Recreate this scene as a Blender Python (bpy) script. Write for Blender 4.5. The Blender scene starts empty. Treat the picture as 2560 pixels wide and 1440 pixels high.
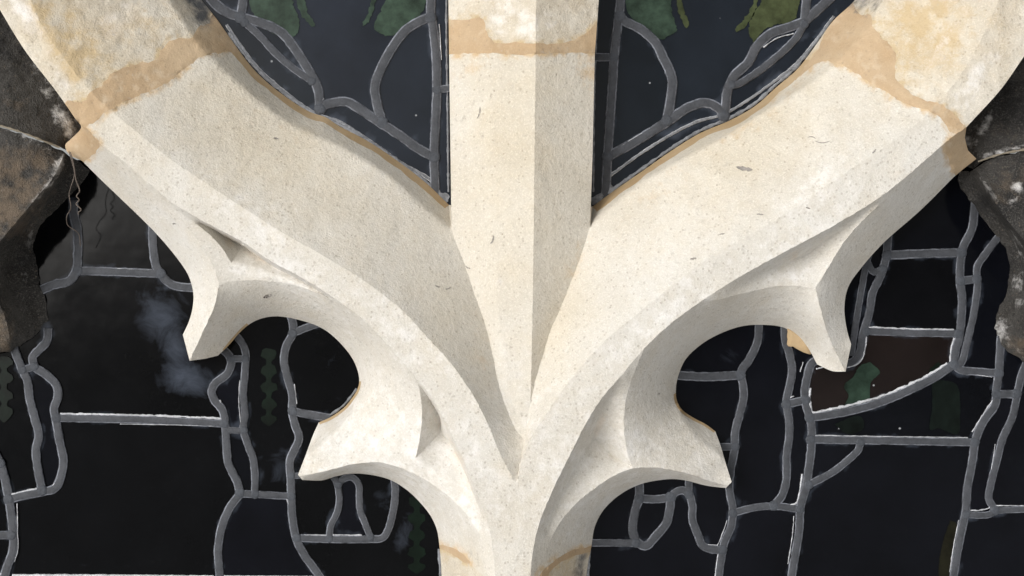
import bpy, math, random
import numpy as np
from mathutils import Vector, noise
from mathutils.geometry import delaunay_2d_cdt

random.seed(7)
R = math.radians
scn = bpy.context.scene
COL = scn.collection

# ------------------------------------------------------------------ camera, light, exposure
K = 0.0004          # metres per photo pixel on the front plane of the tracery (y = 0)
D = 1.15            # camera distance from the front plane
cd = bpy.data.cameras.new('camera'); cam = bpy.data.objects.new('camera', cd); COL.objects.link(cam)
cam.location = (0, -D, 0); cam.rotation_euler = (R(90), 0, 0)
cd.sensor_width = 36; cd.lens = 36 * D / (2560 * K); cd.clip_start = 0.02; cd.clip_end = 500
scn.camera = cam

SUN_DIR = Vector((-0.60, -0.76, 0.19)).normalized()      # towards the sun
w = bpy.data.worlds.new('World'); scn.world = w; w.use_nodes = True
nt = w.node_tree; nt.nodes.clear()
wo = nt.nodes.new('ShaderNodeOutputWorld'); bg = nt.nodes.new('ShaderNodeBackground')
sky = nt.nodes.new('ShaderNodeTexSky'); sky.sky_type = 'NISHITA'; sky.sun_disc = False
elev = math.asin(SUN_DIR.z)
sky.sun_elevation = elev; sky.sun_rotation = math.atan2(SUN_DIR.x, SUN_DIR.y)
sky.air_density = 1.0; sky.dust_density = 4.0; sky.ozone_density = 1.0
hsv = nt.nodes.new('ShaderNodeHueSaturation'); hsv.inputs['Saturation'].default_value = 0.12
nt.links.new(sky.outputs[0], hsv.inputs['Color'])
bg.inputs['Strength'].default_value = 0.15
# the half of the world below the horizon: flat pale colour added as ground bounce to lift the undersides
wtc = nt.nodes.new('ShaderNodeTexCoord'); wsp = nt.nodes.new('ShaderNodeSeparateXYZ'); nt.links.new(wtc.outputs['Generated'], wsp.inputs[0])
wmr = nt.nodes.new('ShaderNodeMapRange'); wmr.inputs[1].default_value = -0.02; wmr.inputs[2].default_value = -0.12; nt.links.new(wsp.outputs[2], wmr.inputs[0])
wmx = nt.nodes.new('ShaderNodeMix'); wmx.data_type = 'RGBA'; nt.links.new(wmr.outputs[0], wmx.inputs[0])
nt.links.new(hsv.outputs[0], wmx.inputs[6]); wmx.inputs[7].default_value = (3.5, 3.45, 3.4, 1)
nt.links.new(wmx.outputs[2], bg.inputs[0]); nt.links.new(bg.outputs[0], wo.inputs[0])
sl = bpy.data.lights.new('sun', 'SUN'); sun = bpy.data.objects.new('sun', sl); COL.objects.link(sun)
sl.energy = 0.88; sl.angle = R(40); sl.color = (1.0, 0.985, 0.965)
sun.rotation_euler = SUN_DIR.to_track_quat('Z', 'Y').to_euler()
vs = scn.view_settings; vs.view_transform = 'Standard'; vs.look = 'None'; vs.gamma = 1; vs.exposure = 0.33
vs.use_curve_mapping = False

# ------------------------------------------------------------------ helpers
GL = 0.102          # depth of the glass behind the front plane
def P(px, py, d):   # a point of the photo at depth d behind the front plane
    s = K * (D + d) / D
    return Vector(((px - 1280) * s, d, (720 - py) * s))

def N(tree, t, **kw):
    n = tree.nodes.new(t)
    for k, v in kw.items():
        if k in n.inputs: n.inputs[k].default_value = v
        else: setattr(n, k, v)
    return n
def new_mat(name):
    m = bpy.data.materials.new(name); m.use_nodes = True; t = m.node_tree; t.nodes.clear()
    o = N(t, 'ShaderNodeOutputMaterial'); b = N(t, 'ShaderNodeBsdfPrincipled'); t.links.new(b.outputs[0], o.inputs[0])
    g = N(t, 'ShaderNodeNewGeometry')
    return m, t, b, g.outputs['Position']
def ramp(t, src, p0, p1, c0=(0,0,0,1), c1=(1,1,1,1)):
    r = N(t, 'ShaderNodeValToRGB'); r.color_ramp.elements[0].position = p0; r.color_ramp.elements[1].position = p1
    r.color_ramp.elements[0].color = c0; r.color_ramp.elements[1].color = c1
    t.links.new(src, r.inputs[0]); return r.outputs[0]
def noise_n(t, pos, scale, detail=3, rough=0.55, dist=0.0):
    n = N(t, 'ShaderNodeTexNoise'); n.inputs['Scale'].default_value = scale; n.inputs['Detail'].default_value = detail
    n.inputs['Roughness'].default_value = rough; n.inputs['Distortion'].default_value = dist
    t.links.new(pos, n.inputs['Vector']); return n.outputs['Fac']
def mix(t, fac, a, b, mode='MIX'):
    m = N(t, 'ShaderNodeMix'); m.data_type = 'RGBA'; m.blend_type = mode
    for s, v in ((m.inputs[0], fac), (m.inputs[6], a), (m.inputs[7], b)):
        if isinstance(v, bpy.types.NodeSocket): t.links.new(v, s)
        elif isinstance(v, (int, float)): s.default_value = v
        else: s.default_value = (*v, 1)
    return m.outputs[2]
def math_n(t, op, a, b=0.0, clamp=False):
    m = N(t, 'ShaderNodeMath'); m.operation = op; m.use_clamp = clamp
    for s, v in ((m.inputs[0], a), (m.inputs[1], b)):
        if isinstance(v, bpy.types.NodeSocket): t.links.new(v, s)
        else: s.default_value = v
    return m.outputs[0]

def stone_mat(name, base, light, tan=(0.50, 0.34, 0.17), dirt=(0.07, 0.075, 0.085), grain=1.0, bump=0.5, flecks=1.0, blot=0.5, bdist=0.0011):
    m, t, b, pos = new_mat(name)
    fine = noise_n(t, pos, 620, 2, 0.6); mid = noise_n(t, pos, 190, 4, 0.65); big = noise_n(t, pos, 11, 4, 0.6)
    c = mix(t, ramp(t, big, 0.35, 0.68), base, light)
    warmer = tuple(x * y for x, y in zip(base, (0.97, 0.90, 0.78)))
    c = mix(t, math_n(t, 'MULTIPLY', ramp(t, noise_n(t, pos, 23, 5, 0.7), 0.45, 0.75), blot), c, warmer)
    # fine ooid grain: lighter grains and darker pits
    c = mix(t, math_n(t, 'MULTIPLY', ramp(t, fine, 0.50, 0.72), 0.32 * grain), c, tuple(min(1, x * 1.28) for x in light))
    c = mix(t, math_n(t, 'MULTIPLY', ramp(t, mid, 0.57, 0.72), 0.34 * grain), c, tuple(x * 0.70 for x in base))
    # sparse dark shell flecks, stretched
    mp = N(t, 'ShaderNodeMapping'); mp.inputs['Scale'].default_value = (70, 70, 150); mp.inputs['Rotation'].default_value = (0.2, 0.5, 0.1)
    nn = N(t, 'ShaderNodeTexNoise'); nn.inputs['Scale'].default_value = 14
    add = N(t, 'ShaderNodeVectorMath'); add.operation = 'MULTIPLY_ADD'
    t.links.new(pos, nn.inputs['Vector']); t.links.new(nn.outputs['Color'], add.inputs[0]); add.inputs[1].default_value = (0.05, 0.05, 0.05)
    t.links.new(pos, add.inputs[2]); t.links.new(add.outputs[0], mp.inputs[0])
    vo = N(t, 'ShaderNodeTexVoronoi'); vo.inputs['Scale'].default_value = 1.0; t.links.new(mp.outputs[0], vo.inputs['Vector'])
    pick = ramp(t, vo.outputs['Color'], 0.80, 0.82)
    sep = N(t, 'ShaderNodeSeparateColor'); t.links.new(vo.outputs['Color'], sep.inputs[0])
    fl = math_n(t, 'MULTIPLY', math_n(t, 'GREATER_THAN', sep.outputs[0], 0.80), math_n(t, 'LESS_THAN', vo.outputs['Distance'], 0.14))
    c = mix(t, math_n(t, 'MULTIPLY', fl, 0.20 * flecks), c, (0.20, 0.17, 0.13))
    v2 = N(t, 'ShaderNodeTexVoronoi'); v2.inputs['Scale'].default_value = 240; t.links.new(pos, v2.inputs['Vector'])
    s2 = N(t, 'ShaderNodeSeparateColor'); t.links.new(v2.outputs['Color'], s2.inputs[0])
    fl2 = math_n(t, 'MULTIPLY', math_n(t, 'GREATER_THAN', s2.outputs[1], 0.80), math_n(t, 'LESS_THAN', v2.outputs['Distance'], 0.26))
    c = mix(t, math_n(t, 'MULTIPLY', fl2, 0.30 * flecks), c, (0.24, 0.19, 0.14))
    at = N(t, 'ShaderNodeAttribute'); at.attribute_name = 'stain'; sa = N(t, 'ShaderNodeSeparateColor'); t.links.new(at.outputs['Color'], sa.inputs[0])
    warm = math_n(t, 'SUBTRACT', 1.0, at.outputs['Alpha'], True)
    c = mix(t, warm, c, mix(t, 1.0, c, (0.985, 0.940, 0.855), 'MULTIPLY'))
    br = ramp(t, noise_n(t, pos, 75, 6, 0.75), 0.30, 0.70)
    def masked(ch, k):
        return math_n(t, 'MULTIPLY', ramp(t, math_n(t, 'ADD', ch, math_n(t, 'MULTIPLY', math_n(t, 'SUBTRACT', br, 0.5), 0.7)), 0.22, 0.85), k)
    c = mix(t, masked(sa.outputs[0], 0.72), c, tan)
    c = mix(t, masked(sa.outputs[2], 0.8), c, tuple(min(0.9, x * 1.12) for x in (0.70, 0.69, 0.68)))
    c = mix(t, masked(sa.outputs[1], 0.92), c, dirt)
    t.links.new(c, b.inputs['Base Color']); b.inputs['Roughness'].default_value = 0.9; b.inputs['Specular IOR Level'].default_value = 0.25
    bp = N(t, 'ShaderNodeBump'); bp.inputs['Strength'].default_value = bump; bp.inputs['Distance'].default_value = bdist
    hsum = math_n(t, 'ADD', math_n(t, 'MULTIPLY', fine, 0.55), mid)
    hsum = math_n(t, 'ADD', hsum, math_n(t, 'MULTIPLY', noise_n(t, pos, 55, 5, 0.65), 1.2))
    hsum = math_n(t, 'SUBTRACT', hsum, math_n(t, 'MULTIPLY', fl2, 0.5))
    t.links.new(hsum, bp.inputs['Height']); t.links.new(bp.outputs[0], b.inputs['Normal'])
    return m

M_NEW = stone_mat('cream_limestone', (0.520, 0.490, 0.435), (0.605, 0.590, 0.557), grain=1.5, bump=0.85)
M_OLD = stone_mat('pitted_limestone', (0.47, 0.43, 0.365), (0.62, 0.59, 0.53), tan=(0.47, 0.345, 0.18), grain=1.3, bump=0.9, blot=0.9)
M_MORTAR = stone_mat('tan_lime_mortar', (0.395, 0.285, 0.175), (0.48, 0.365, 0.24), tan=(0.55, 0.45, 0.33), grain=0.8, bump=0.5, flecks=0.8, blot=0.6)
M_SEAL = stone_mat('ochre_pointing', (0.37, 0.265, 0.145), (0.47, 0.36, 0.23), grain=0.4, bump=0.4, flecks=0.3)
M_WEATH = stone_mat('blackened_stone', (0.019, 0.0185, 0.018), (0.072, 0.068, 0.063), tan=(0.15, 0.115, 0.082), dirt=(0.008, 0.008, 0.009), grain=3.0, bump=1.0, flecks=0.6, blot=0.9, bdist=0.0032)

def glass_mat(name, col, spec, haze):
    m, t, b, pos = new_mat(name)
    big = noise_n(t, pos, 9, 5, 0.6)
    c = mix(t, ramp(t, big, 0.3, 0.75), tuple(x * 0.6 for x in col), tuple(x * 1.4 for x in col))
    oi = N(t, 'ShaderNodeObjectInfo'); c = mix(t, oi.outputs['Random'], c, (1.7, 1.6, 1.75), 'MULTIPLY')
    at = N(t, 'ShaderNodeAttribute'); at.attribute_name = 'stain'; sa = N(t, 'ShaderNodeSeparateColor'); t.links.new(at.outputs['Color'], sa.inputs[0])
    br = noise_n(t, pos, 30, 7, 0.72, 0.8)
    dust_refl = ramp(t, math_n(t, 'ADD', sa.outputs[0], math_n(t, 'MULTIPLY', math_n(t, 'SUBTRACT', br, 0.5), 0.95)), 0.34, 1.0)
    c = mix(t, dust_refl, c, (0.062, 0.074, 0.098))  # one tint serves the dirt and the painted reflection
    fine = ramp(t, noise_n(t, pos, 260, 3, 0.7), 0.60, 0.80)
    c = mix(t, math_n(t, 'MULTIPLY', fine, haze), c, (0.12, 0.125, 0.13))
    v = N(t, 'ShaderNodeTexVoronoi'); v.inputs['Scale'].default_value = 85; t.links.new(pos, v.inputs['Vector'])
    sp = N(t, 'ShaderNodeSeparateColor'); t.links.new(v.outputs['Color'], sp.inputs[0])
    dot = math_n(t, 'MULTIPLY', math_n(t, 'GREATER_THAN', sp.outputs[2], 0.985), math_n(t, 'LESS_THAN', v.outputs['Distance'], 0.10))
    c = mix(t, math_n(t, 'MULTIPLY', dot, 0.7), c, (0.35, 0.36, 0.38))
    t.links.new(c, b.inputs['Base Color'])
    b.inputs['Specular IOR Level'].default_value = spec
    rr = ramp(t, noise_n(t, pos, 40, 4, 0.6), 0.3, 0.8, (0.05, 0.05, 0.05, 1), (0.16, 0.16, 0.16, 1)); t.links.new(rr, b.inputs['Roughness'])
    bp = N(t, 'ShaderNodeBump'); bp.inputs['Strength'].default_value = 0.25; bp.inputs['Distance'].default_value = 0.002
    t.links.new(noise_n(t, pos, 14, 3, 0.5), bp.inputs['Height']); t.links.new(bp.outputs[0], b.inputs['Normal'])
    return m
G_BLUE = glass_mat('dark_blue_glass', (0.0072, 0.0100, 0.0138), 0.13, 0.02)
G_BLACK = glass_mat('black_glass', (0.0022, 0.0026, 0.0038), 0.09, 0.025)
G_BROWN = glass_mat('brown_black_glass', (0.0022, 0.0024, 0.0028), 0.08, 0.03)
G_OLIVE = glass_mat('dark_red_glass', (0.0065, 0.0046, 0.0039), 0.16, 0.03)

def lead_mat(name, c0, c1, bump=0.5):
    m, t, b, pos = new_mat(name)
    a = noise_n(t, pos, 120, 5, 0.7); g = noise_n(t, pos, 28, 4, 0.6)
    c = mix(t, ramp(t, a, 0.3, 0.72), c0, c1)
    c = mix(t, math_n(t, 'MULTIPLY', ramp(t, g, 0.45, 0.7), 0.5), c, tuple(x * 1.35 for x in c1))
    at = N(t, 'ShaderNodeAttribute'); at.attribute_name = 'stain'; sa = N(t, 'ShaderNodeSeparateColor'); t.links.new(at.outputs['Color'], sa.inputs[0])
    eg = math_n(t, 'MULTIPLY', sa.outputs[0], ramp(t, noise_n(t, pos, 45, 6, 0.75), 0.38, 0.60))
    c = mix(t, math_n(t, 'MULTIPLY', eg, 0.85), c, tuple(min(.8, x * 4.2) for x in c1))
    c = mix(t, math_n(t, 'MULTIPLY', ramp(t, noise_n(t, pos, 420, 2, 0.7), 0.52, 0.7), 0.45), c, tuple(x * .5 for x in c0))
    t.links.new(c, b.inputs['Base Color']); b.inputs['Roughness'].default_value = 0.72; b.inputs['Metallic'].default_value = 0.15
    bp = N(t, 'ShaderNodeBump'); bp.inputs['Strength'].default_value = bump; bp.inputs['Distance'].default_value = 0.001
    t.links.new(noise_n(t, pos, 300, 4, 0.7), bp.inputs['Height']); t.links.new(bp.outputs[0], b.inputs['Normal'])
    return m
M_LEAD = lead_mat('weathered_lead', (0.028, 0.031, 0.037), (0.060, 0.064, 0.074))
M_SOLDER = lead_mat('dull_solder', (0.030, 0.034, 0.042), (0.062, 0.069, 0.082), 0.8)
M_PUTTY = lead_mat('white_putty', (0.30, 0.31, 0.33), (0.62, 0.63, 0.66), 0.9)
M_CEMENT = lead_mat('grey_glazing_cement', (0.09, 0.095, 0.105), (0.24, 0.25, 0.27), 1.0)
M_WIRE = lead_mat('rusty_wire', (0.07, 0.052, 0.042), (0.15, 0.125, 0.105), 0.5)
def paint_mat(name, col):
    m, t, b, pos = new_mat(name)
    c = mix(t, ramp(t, noise_n(t, pos, 45, 5, 0.7), 0.3, 0.75), tuple(x * 0.3 for x in col), tuple(x * 1.3 for x in col))
    t.links.new(c, b.inputs['Base Color']); b.inputs['Roughness'].default_value = 0.3; b.inputs['Specular IOR Level'].default_value = 0.1
    return m
M_GREEN = paint_mat('green_enamel', (0.036, 0.060, 0.042)); M_DGREEN = paint_mat('dark_green_enamel', (0.0034, 0.0085, 0.0050))
M_LIME = paint_mat('olive_enamel', (0.054, 0.066, 0.030)); M_EMER = paint_mat('emerald_enamel', (0.024, 0.044, 0.031))
M_FAINT = paint_mat('faint_green_enamel', (0.0042, 0.0072, 0.0058)); M_OCHRE = paint_mat('ochre_enamel', (0.011, 0.0105, 0.0055))

def link(o, parent=None):
    COL.objects.link(o)
    if parent is not None: o.parent = parent
    return o
def mesh_obj(name, verts, faces, mat, parent=None, origin=None, smooth=True, sharp=None, stain=None):
    """verts in world space; the object's origin is set to `origin` (or the parent's place)."""
    vv = [Vector(v) for v in verts]
    if parent is not None: org = parent.location.copy()
    elif origin is not None: org = Vector(origin)
    else: org = sum(vv, Vector()) / max(1, len(vv))
    me = bpy.data.meshes.new(name); me.from_pydata([tuple(v - org) for v in vv], [], faces)
    me.materials.append(mat)
    if smooth: me.polygons.foreach_set('use_smooth', [True] * len(me.polygons))
    if sharp:
        a = me.attributes.new('sharp_edge', 'BOOLEAN', 'EDGE')
        val = [False] * len(me.edges)
        for i, e in enumerate(me.edges):
            k = (e.vertices[0], e.vertices[1]) if e.vertices[0] < e.vertices[1] else (e.vertices[1], e.vertices[0])
            if k in sharp: val[i] = True
        a.data.foreach_set('value', val)
    if stain is not None:
        ca = me.color_attributes.new('stain', 'FLOAT_COLOR', 'POINT')
        ca.data.foreach_set('color', np.asarray(stain, dtype=np.float32).ravel())
    me.update()
    o = bpy.data.objects.new(name, me)
    if parent is None: o.location = org
    return link(o, parent)
def thing(name, label, cat, loc, group=None):
    o = bpy.data.objects.new(name, None); o.location = loc; o.empty_display_size = 0.02; COL.objects.link(o)
    o['label'] = label; o['category'] = cat
    if group: o['group'] = group
    return o
def tag(o, label, cat, group=None):
    o['label'] = label; o['category'] = cat
    if group: o['group'] = group
    return o

# ------------------------------------------------------------------ polyline tools
def spline(pts, step=6.0):
    """Catmull-Rom through points (x, y[, d]), resampled about every `step` px."""
    p = [np.array(q, float) for q in pts]
    if len(p) < 3: dense = [p[0] + (p[-1] - p[0]) * k / 20 for k in range(21)]
    else:
        dense = []
        ext = [2 * p[0] - p[1]] + p + [2 * p[-1] - p[-2]]
        for i in range(1, len(ext) - 2):
            p0, p1, p2, p3 = ext[i-1:i+3]
            # centripetal parametrisation keeps unequal spacing from overshooting
            t1 = max(1e-3, np.linalg.norm(p1[:2]-p0[:2]) ** .5); t2 = t1 + max(1e-3, np.linalg.norm(p2[:2]-p1[:2]) ** .5); t3 = t2 + max(1e-3, np.linalg.norm(p3[:2]-p2[:2]) ** .5)
            n = max(3, int(np.linalg.norm(p2[:2] - p1[:2]) / 2))
            for k in range(n):
                t = t1 + (t2 - t1) * k / n
                A1 = (t1-t)/t1*p0 + t/t1*p1; A2 = (t2-t)/(t2-t1)*p1 + (t-t1)/(t2-t1)*p2; A3 = (t3-t)/(t3-t2)*p2 + (t-t2)/(t3-t2)*p3
                B1 = (t2-t)/t2*A1 + t/t2*A2; B2 = (t3-t)/(t3-t1)*A2 + (t-t1)/(t3-t1)*A3
                dense.append((t2-t)/(t2-t1)*B1 + (t-t1)/(t2-t1)*B2)
        dense.append(p[-1])
    dense = np.array(dense)
    s = np.concatenate([[0], np.cumsum(np.linalg.norm(np.diff(dense[:, :2], axis=0), axis=1))])
    n = max(1, int(round(s[-1] / step)))
    q = np.linspace(0, s[-1], n + 1)
    return np.stack([np.interp(q, s, dense[:, k]) for k in range(dense.shape[1])], 1)
def poly(segs, step=6.0):
    """concatenate corner-split splines: a list of lists of points that share end points"""
    out = []
    for s in segs:
        q = spline(s, step); out.extend(q if not out else q[1:])
    return np.array(out)
def inside(poly_, x, y):
    px = poly_[:, 0]; py = poly_[:, 1]; n = len(px); c = np.zeros(np.shape(x), bool); j = n - 1
    for i in range(n):
        cond = ((py[i] > y) != (py[j] > y))
        xi = (px[j] - px[i]) * (y - py[i]) / (py[j] - py[i] + 1e-12) + px[i]
        c ^= cond & (x < xi); j = i
    return c
def fnoise(x, y, sc, seed=0.0):
    return np.array([noise.fractal(Vector((a / sc, b / sc, seed)), 1.0, 2.0, 4) for a, b in zip(x, y)])

# ------------------------------------------------------------------ relief solver: depth field over the outline, creases as constraints
def relief(outline, feats, cuts, spacing=8.0, source=None):
    """outline: array (x, y, d) closed, d may be nan. feats: list of (array (x,y,d), sharp). cuts: list of 2-D polylines without depth."""
    V, Dp, E, kind = [], [], [], []
    def addline(a, closed, k, depth=True):
        b = len(V)
        for q in a:
            V.append((float(q[0]), float(q[1]))); Dp.append(float(q[2]) if depth and len(q) > 2 else float('nan'))
        n = len(a)
        for i in range(n - 1 + (1 if closed else 0)):
            E.append((b + i, b + (i + 1) % n)); kind.append(k)
    addline(outline, True, 'outline')
    for kf, (a, sh) in enumerate(feats):
        if sh and len(a) > 4:
            a = a.copy(); a[1:-1, :2] += np.random.RandomState(kf).normal(0, .45, (len(a)-2, 2))
        addline(a, False, 'sharp' if sh else 'soft')
    for c in cuts: addline(c, False, 'cut', False)
    fp = np.array(V)
    cell = 8.0; occ = {}
    for x, y in fp: occ.setdefault((int(x // cell), int(y // cell)), []).append((x, y))
    x0, y0 = fp.min(0); x1, y1 = fp.max(0)
    gx, gy = [], []
    r = 0; y = y0
    rng = np.random.RandomState(3)
    while y < y1:
        xs = np.arange(x0 + (spacing / 2 if r % 2 else 0), x1, spacing); gx.extend(xs); gy.extend([y] * len(xs)); y += spacing * 0.866; r += 1
    gx = np.array(gx) + rng.uniform(-1, 1, len(gx)); gy = np.array(gy) + rng.uniform(-1, 1, len(gy))
    m = inside(outline, gx, gy); gx, gy = gx[m], gy[m]
    for x, y in zip(gx, gy):
        cx, cy = int(x // cell), int(y // cell); ok = True
        for i in (-1, 0, 1):
            for j in (-1, 0, 1):
                for q in occ.get((cx + i, cy + j), ()):
                    if (q[0]-x)**2 + (q[1]-y)**2 < 17: ok = False; break
        if ok: V.append((x, y)); Dp.append(float('nan'))
    res = delaunay_2d_cdt([Vector(v) for v in V], E, [], 0, 1e-3, True)
    rv, re, rf, ov, oe, of = res
    X = np.array([v[:] for v in rv]); n = len(X)
    tri = np.array([f[:] for f in rf if len(f) == 3])
    cen = X[tri].mean(1); tri = tri[inside(outline, cen[:, 0], cen[:, 1])]
    dd = np.full(n, np.nan)
    for i, o in enumerate(ov):
        for k in o:
            if not math.isnan(Dp[k]): dd[i] = Dp[k]; break
    ek = {}
    for e, o in zip(re, oe):
        if o:
            ks = {kind[k] for k in o if k < len(kind)}
            if ks: ek[tuple(sorted(e))] = ks
    # cotangent Laplacian, conjugate gradients
    a, b, c = X[tri[:, 0]], X[tri[:, 1]], X[tri[:, 2]]
    def cot(p, q, r_):
        u = q - p; v = r_ - p; return (u * v).sum(1) / (np.abs(u[:, 0]*v[:, 1] - u[:, 1]*v[:, 0]) + 1e-9)
    I = np.concatenate([tri[:, 1], tri[:, 2], tri[:, 0]]); J = np.concatenate([tri[:, 2], tri[:, 0], tri[:, 1]])
    W = np.concatenate([cot(a, b, c), cot(b, c, a), cot(c, a, b)]) * 0.5
    W = np.clip(W, 0.02, 8)
    area = np.abs((b[:, 0]-a[:, 0])*(c[:, 1]-a[:, 1]) - (b[:, 1]-a[:, 1])*(c[:, 0]-a[:, 0])) / 2
    varea = np.bincount(tri.ravel(), weights=np.repeat(area / 3, 3), minlength=n)
    fixed = ~np.isnan(dd); used = varea > 0
    free = (~fixed) & used
    x = np.where(fixed, dd, 0.04)
    def L(u):
        df = (u[I] - u[J]) * W
        return np.bincount(I, weights=df, minlength=n) - np.bincount(J, weights=df, minlength=n)
    rhs = np.zeros(n) if source is None else source(X[:, 0], X[:, 1]) * varea
    r_ = np.where(free, rhs - L(x), 0); diag = np.bincount(I, weights=W, minlength=n) + np.bincount(J, weights=W, minlength=n) + 1e-9
    z = r_ / diag; p = z.copy(); rz = (r_ * z).sum()
    for it in range(900):
        Ap = np.where(free, L(p), 0); al = rz / ((p * Ap).sum() + 1e-30)
        x += al * p; r_ -= al * Ap
        z = r_ / diag; rz2 = (r_ * z).sum()
        if rz2 < 1e-14: break
        p = z + (rz2 / rz) * p; rz = rz2
    return X, x, tri, ek

def extract(name, X, dep, tri, sel, ek, mat, parent, stainf, back=0.118, walls=True, fixed_origin=None, amp=0.0, nsc=30.0):
    t = tri[sel]
    ids = np.unique(t); remap = {int(k): i for i, k in enumerate(ids)}
    faces = [(remap[int(a)], remap[int(b)], remap[int(c)]) for a, b, c in t]
    xs, ys, ds = X[ids, 0], X[ids, 1], dep[ids]
    verts = [P(a, b, c) for a, b, c in zip(xs, ys, ds)]
    # orientation towards the camera
    f = faces[0]; nrm = (verts[f[1]] - verts[f[0]]).cross(verts[f[2]] - verts[f[0]])
    if nrm.y > 0: faces = [(a, c, b) for a, b, c in faces]
    sharp = set()
    eset = {}
    for a, b, c in faces:
        for u, v in ((a, b), (b, c), (c, a)): eset[tuple(sorted((u, v)))] = (u, v)
    inv = [int(k) for k in ids]
    st = list(stainf(xs, ys))
    if walls:
        wm = {}
        cen = X[tri].mean(1)
        for (u, v), (uu, vv) in list(eset.items()):
            k = tuple(sorted((inv[u], inv[v])))
            if 'outline' in ek.get(k, ()):
                for q in (uu, vv):
                    if q not in wm:
                        wm[q] = len(verts); verts.append(P(xs[q], ys[q], max(back, ds[q] + 0.012))); st.append(st[q])
                faces.append((vv, uu, wm[uu], wm[vv])); sharp.add((min(u, v), max(u, v)))
    for (u, v) in eset:
        k = tuple(sorted((inv[u], inv[v])))
        if 'sharp' in ek.get(k, ()): sharp.add((min(u, v), max(u, v)))
    return mesh_obj(name, verts, faces, mat, parent, fixed_origin, True, sharp, st)

# ------------------------------------------------------------------ THE TRACERY: rails read off the photograph with their depths
def cz(pts, d): return [(x, y, d) for x, y in pts]
g = GL - 0.002
S_left = [(-95,-140,0),(-40,-45,0),(0,25,0),(63,127,0),(141,229,0),(190,299,0.002)]
S_joint = [(190,299,.002),(203,318,.012),(178,347,.04),(163,362,.048),(172,385,.052),(205,402,.055)]
S_armL = [(205,402,.055),(253,450,.06),(300,495,.062),(352,545,.064),(397,591,.066),(446,650,.068),(471,689,.068),(483,731,.068),(482,766,.066),(473,802,.064),(457,837,.060)]
S_tipA = [(457,837,.060),(474,902,.056)]
S_tipA2 = [(474,902,.056),(512,897,.068),(545,889,.082)]
S_circA = [(545,889,.082),(575,860,.090),(598,833,g),(626,809,g),(658,795,g),(696,791,g),(756,802,g),(809,823,g),(851,858,g),(883,900,g),(896,934,g),(898,956,g),(893,974,g),(882,992,g),(861,1018,g),(826,1043,g),(797,1056,g)]
S_tipB = [(797,1056,g),(784,1084,.090),(765,1135,.078),(745,1187,.062)]
S_tipB2 = [(745,1187,.062),(756,1200,.064)]
S_circB = [(756,1200,.064),(805,1201,.088),(830,1194,g),(869,1185,g),(911,1185,g),(971,1198,g),(1013,1222,g),(1048,1254,g),(1076,1289,g),(1092,1324,g),(1099,1370,g),(1104,1440,g),(1106,1560,g)]
S_bot = [(1106,1560,g),(1200,1560,.03),(1228,1560,.004),(1240,1560,0),(1325,1560,0),(1350,1560,.004),(1400,1560,.04),(1465,1560,g)]
S_circD = [(1465,1560,g),(1466,1440,g),(1479,1363,g),(1487,1317,g),(1509,1275,g),(1551,1236,g),(1603,1210,g),(1674,1198,g),(1713,1201,g),(1765,1214,.086),(1815,1220,.068)]
S_tipD = [(1815,1220,.068),(1829,1205,.064)]
S_tipD2 = [(1829,1205,.064),(1815,1160,.074),(1801,1113,.086),(1788,1078,g)]
S_circC = [(1788,1078,g),(1765,1061,g),(1735,1045,g),(1706,1025,g),(1692,1000,g),(1690,970,g),(1695,942,g),(1713,900,g),(1748,865,g),(1794,837,g),(1853,816,g),(1906,812,g),(1959,819,g),(1998,844,g),(2019,868,.096),(2043,911,.080)]
S_tipC = [(2043,911,.080),(2082,928,.068),(2114,929,.060)]
S_tipC2 = [(2114,929,.060),(2128,861,.064)]
S_armR = [(2128,861,.064),(2117,823,.068),(2111,766,.072),(2121,717,.074),(2152,671,.074),(2208,608,.072),(2303,524,.070),(2384,443,.064)]
S_jointR = [(2384,443,.064),(2409,422,.06),(2441,397,.058),(2420,376,.045),(2412,345,.025),(2416,318,.002)]
S_right = [(2416,318,.002),(2504,221,0),(2560,141,0),(2600,85,0),(2680,-30,0),(2750,-140,0)]
S_topR = [(2750,-140,0),(2590,-140,0),(2300,-140,.044),(2225,-140,g)]
G_R = [(2225,-140,g),(2170,-45,g),(2131,7,g),(2082,53,g),(2040,112,g),(1994,172,g),(1941,218,g),(1889,264,g),(1829,299,g),(1748,334,g),(1674,380,g),(1604,429,g),(1533,478,g),(1482,516,g)]
S_mulR = [(1482,516,g),(1477,517,.062),(1481,400,.06),(1487,134,.06),(1497,0,.06),(1501,-140,.06)]
S_topM = [(1501,-140,.06),(1340,-140,.03),(1222,-140,.041),(1119,-140,.058)]
S_mulL = [(1119,-140,.06),(1121,0,.06),(1125,300,.06),(1128,513,.062),(1122,512,g)]
G_L = [(1122,512,g),(1069,461,g),(999,406,g),(918,352,g),(844,313,g),(816,294,g),(773,279,g),(686,221,g),(633,172,g),(580,102,g),(545,52,g),(490,-20,g),(420,-140,g)]
S_topL = [(420,-140,g),(350,-140,.055),(0,-140,0),(-95,-140,0)]
def seg(a): return [tuple(q) for q in a]
lin = lambda s, st=6: np.concatenate([spline([s[i], s[i+1]], st)[:-1] for i in range(len(s)-1)] + [np.array([s[-1]], float)])
parts_ = [spline(S_left), spline(S_joint), spline(S_armL), lin(S_tipA), lin(S_tipA2), spline(S_circA), spline(S_tipB), lin(S_tipB2), spline(S_circB), lin(S_bot),
          spline(S_circD), lin(S_tipD), spline(S_tipD2), spline(S_circC), spline(S_tipC), lin(S_tipC2), spline(S_armR), lin(S_jointR), spline(S_right), lin(S_topR), spline(G_R),
          lin(S_mulR), lin(S_topM), lin(S_mulL), spline(G_L), lin(S_topL)]
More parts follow.
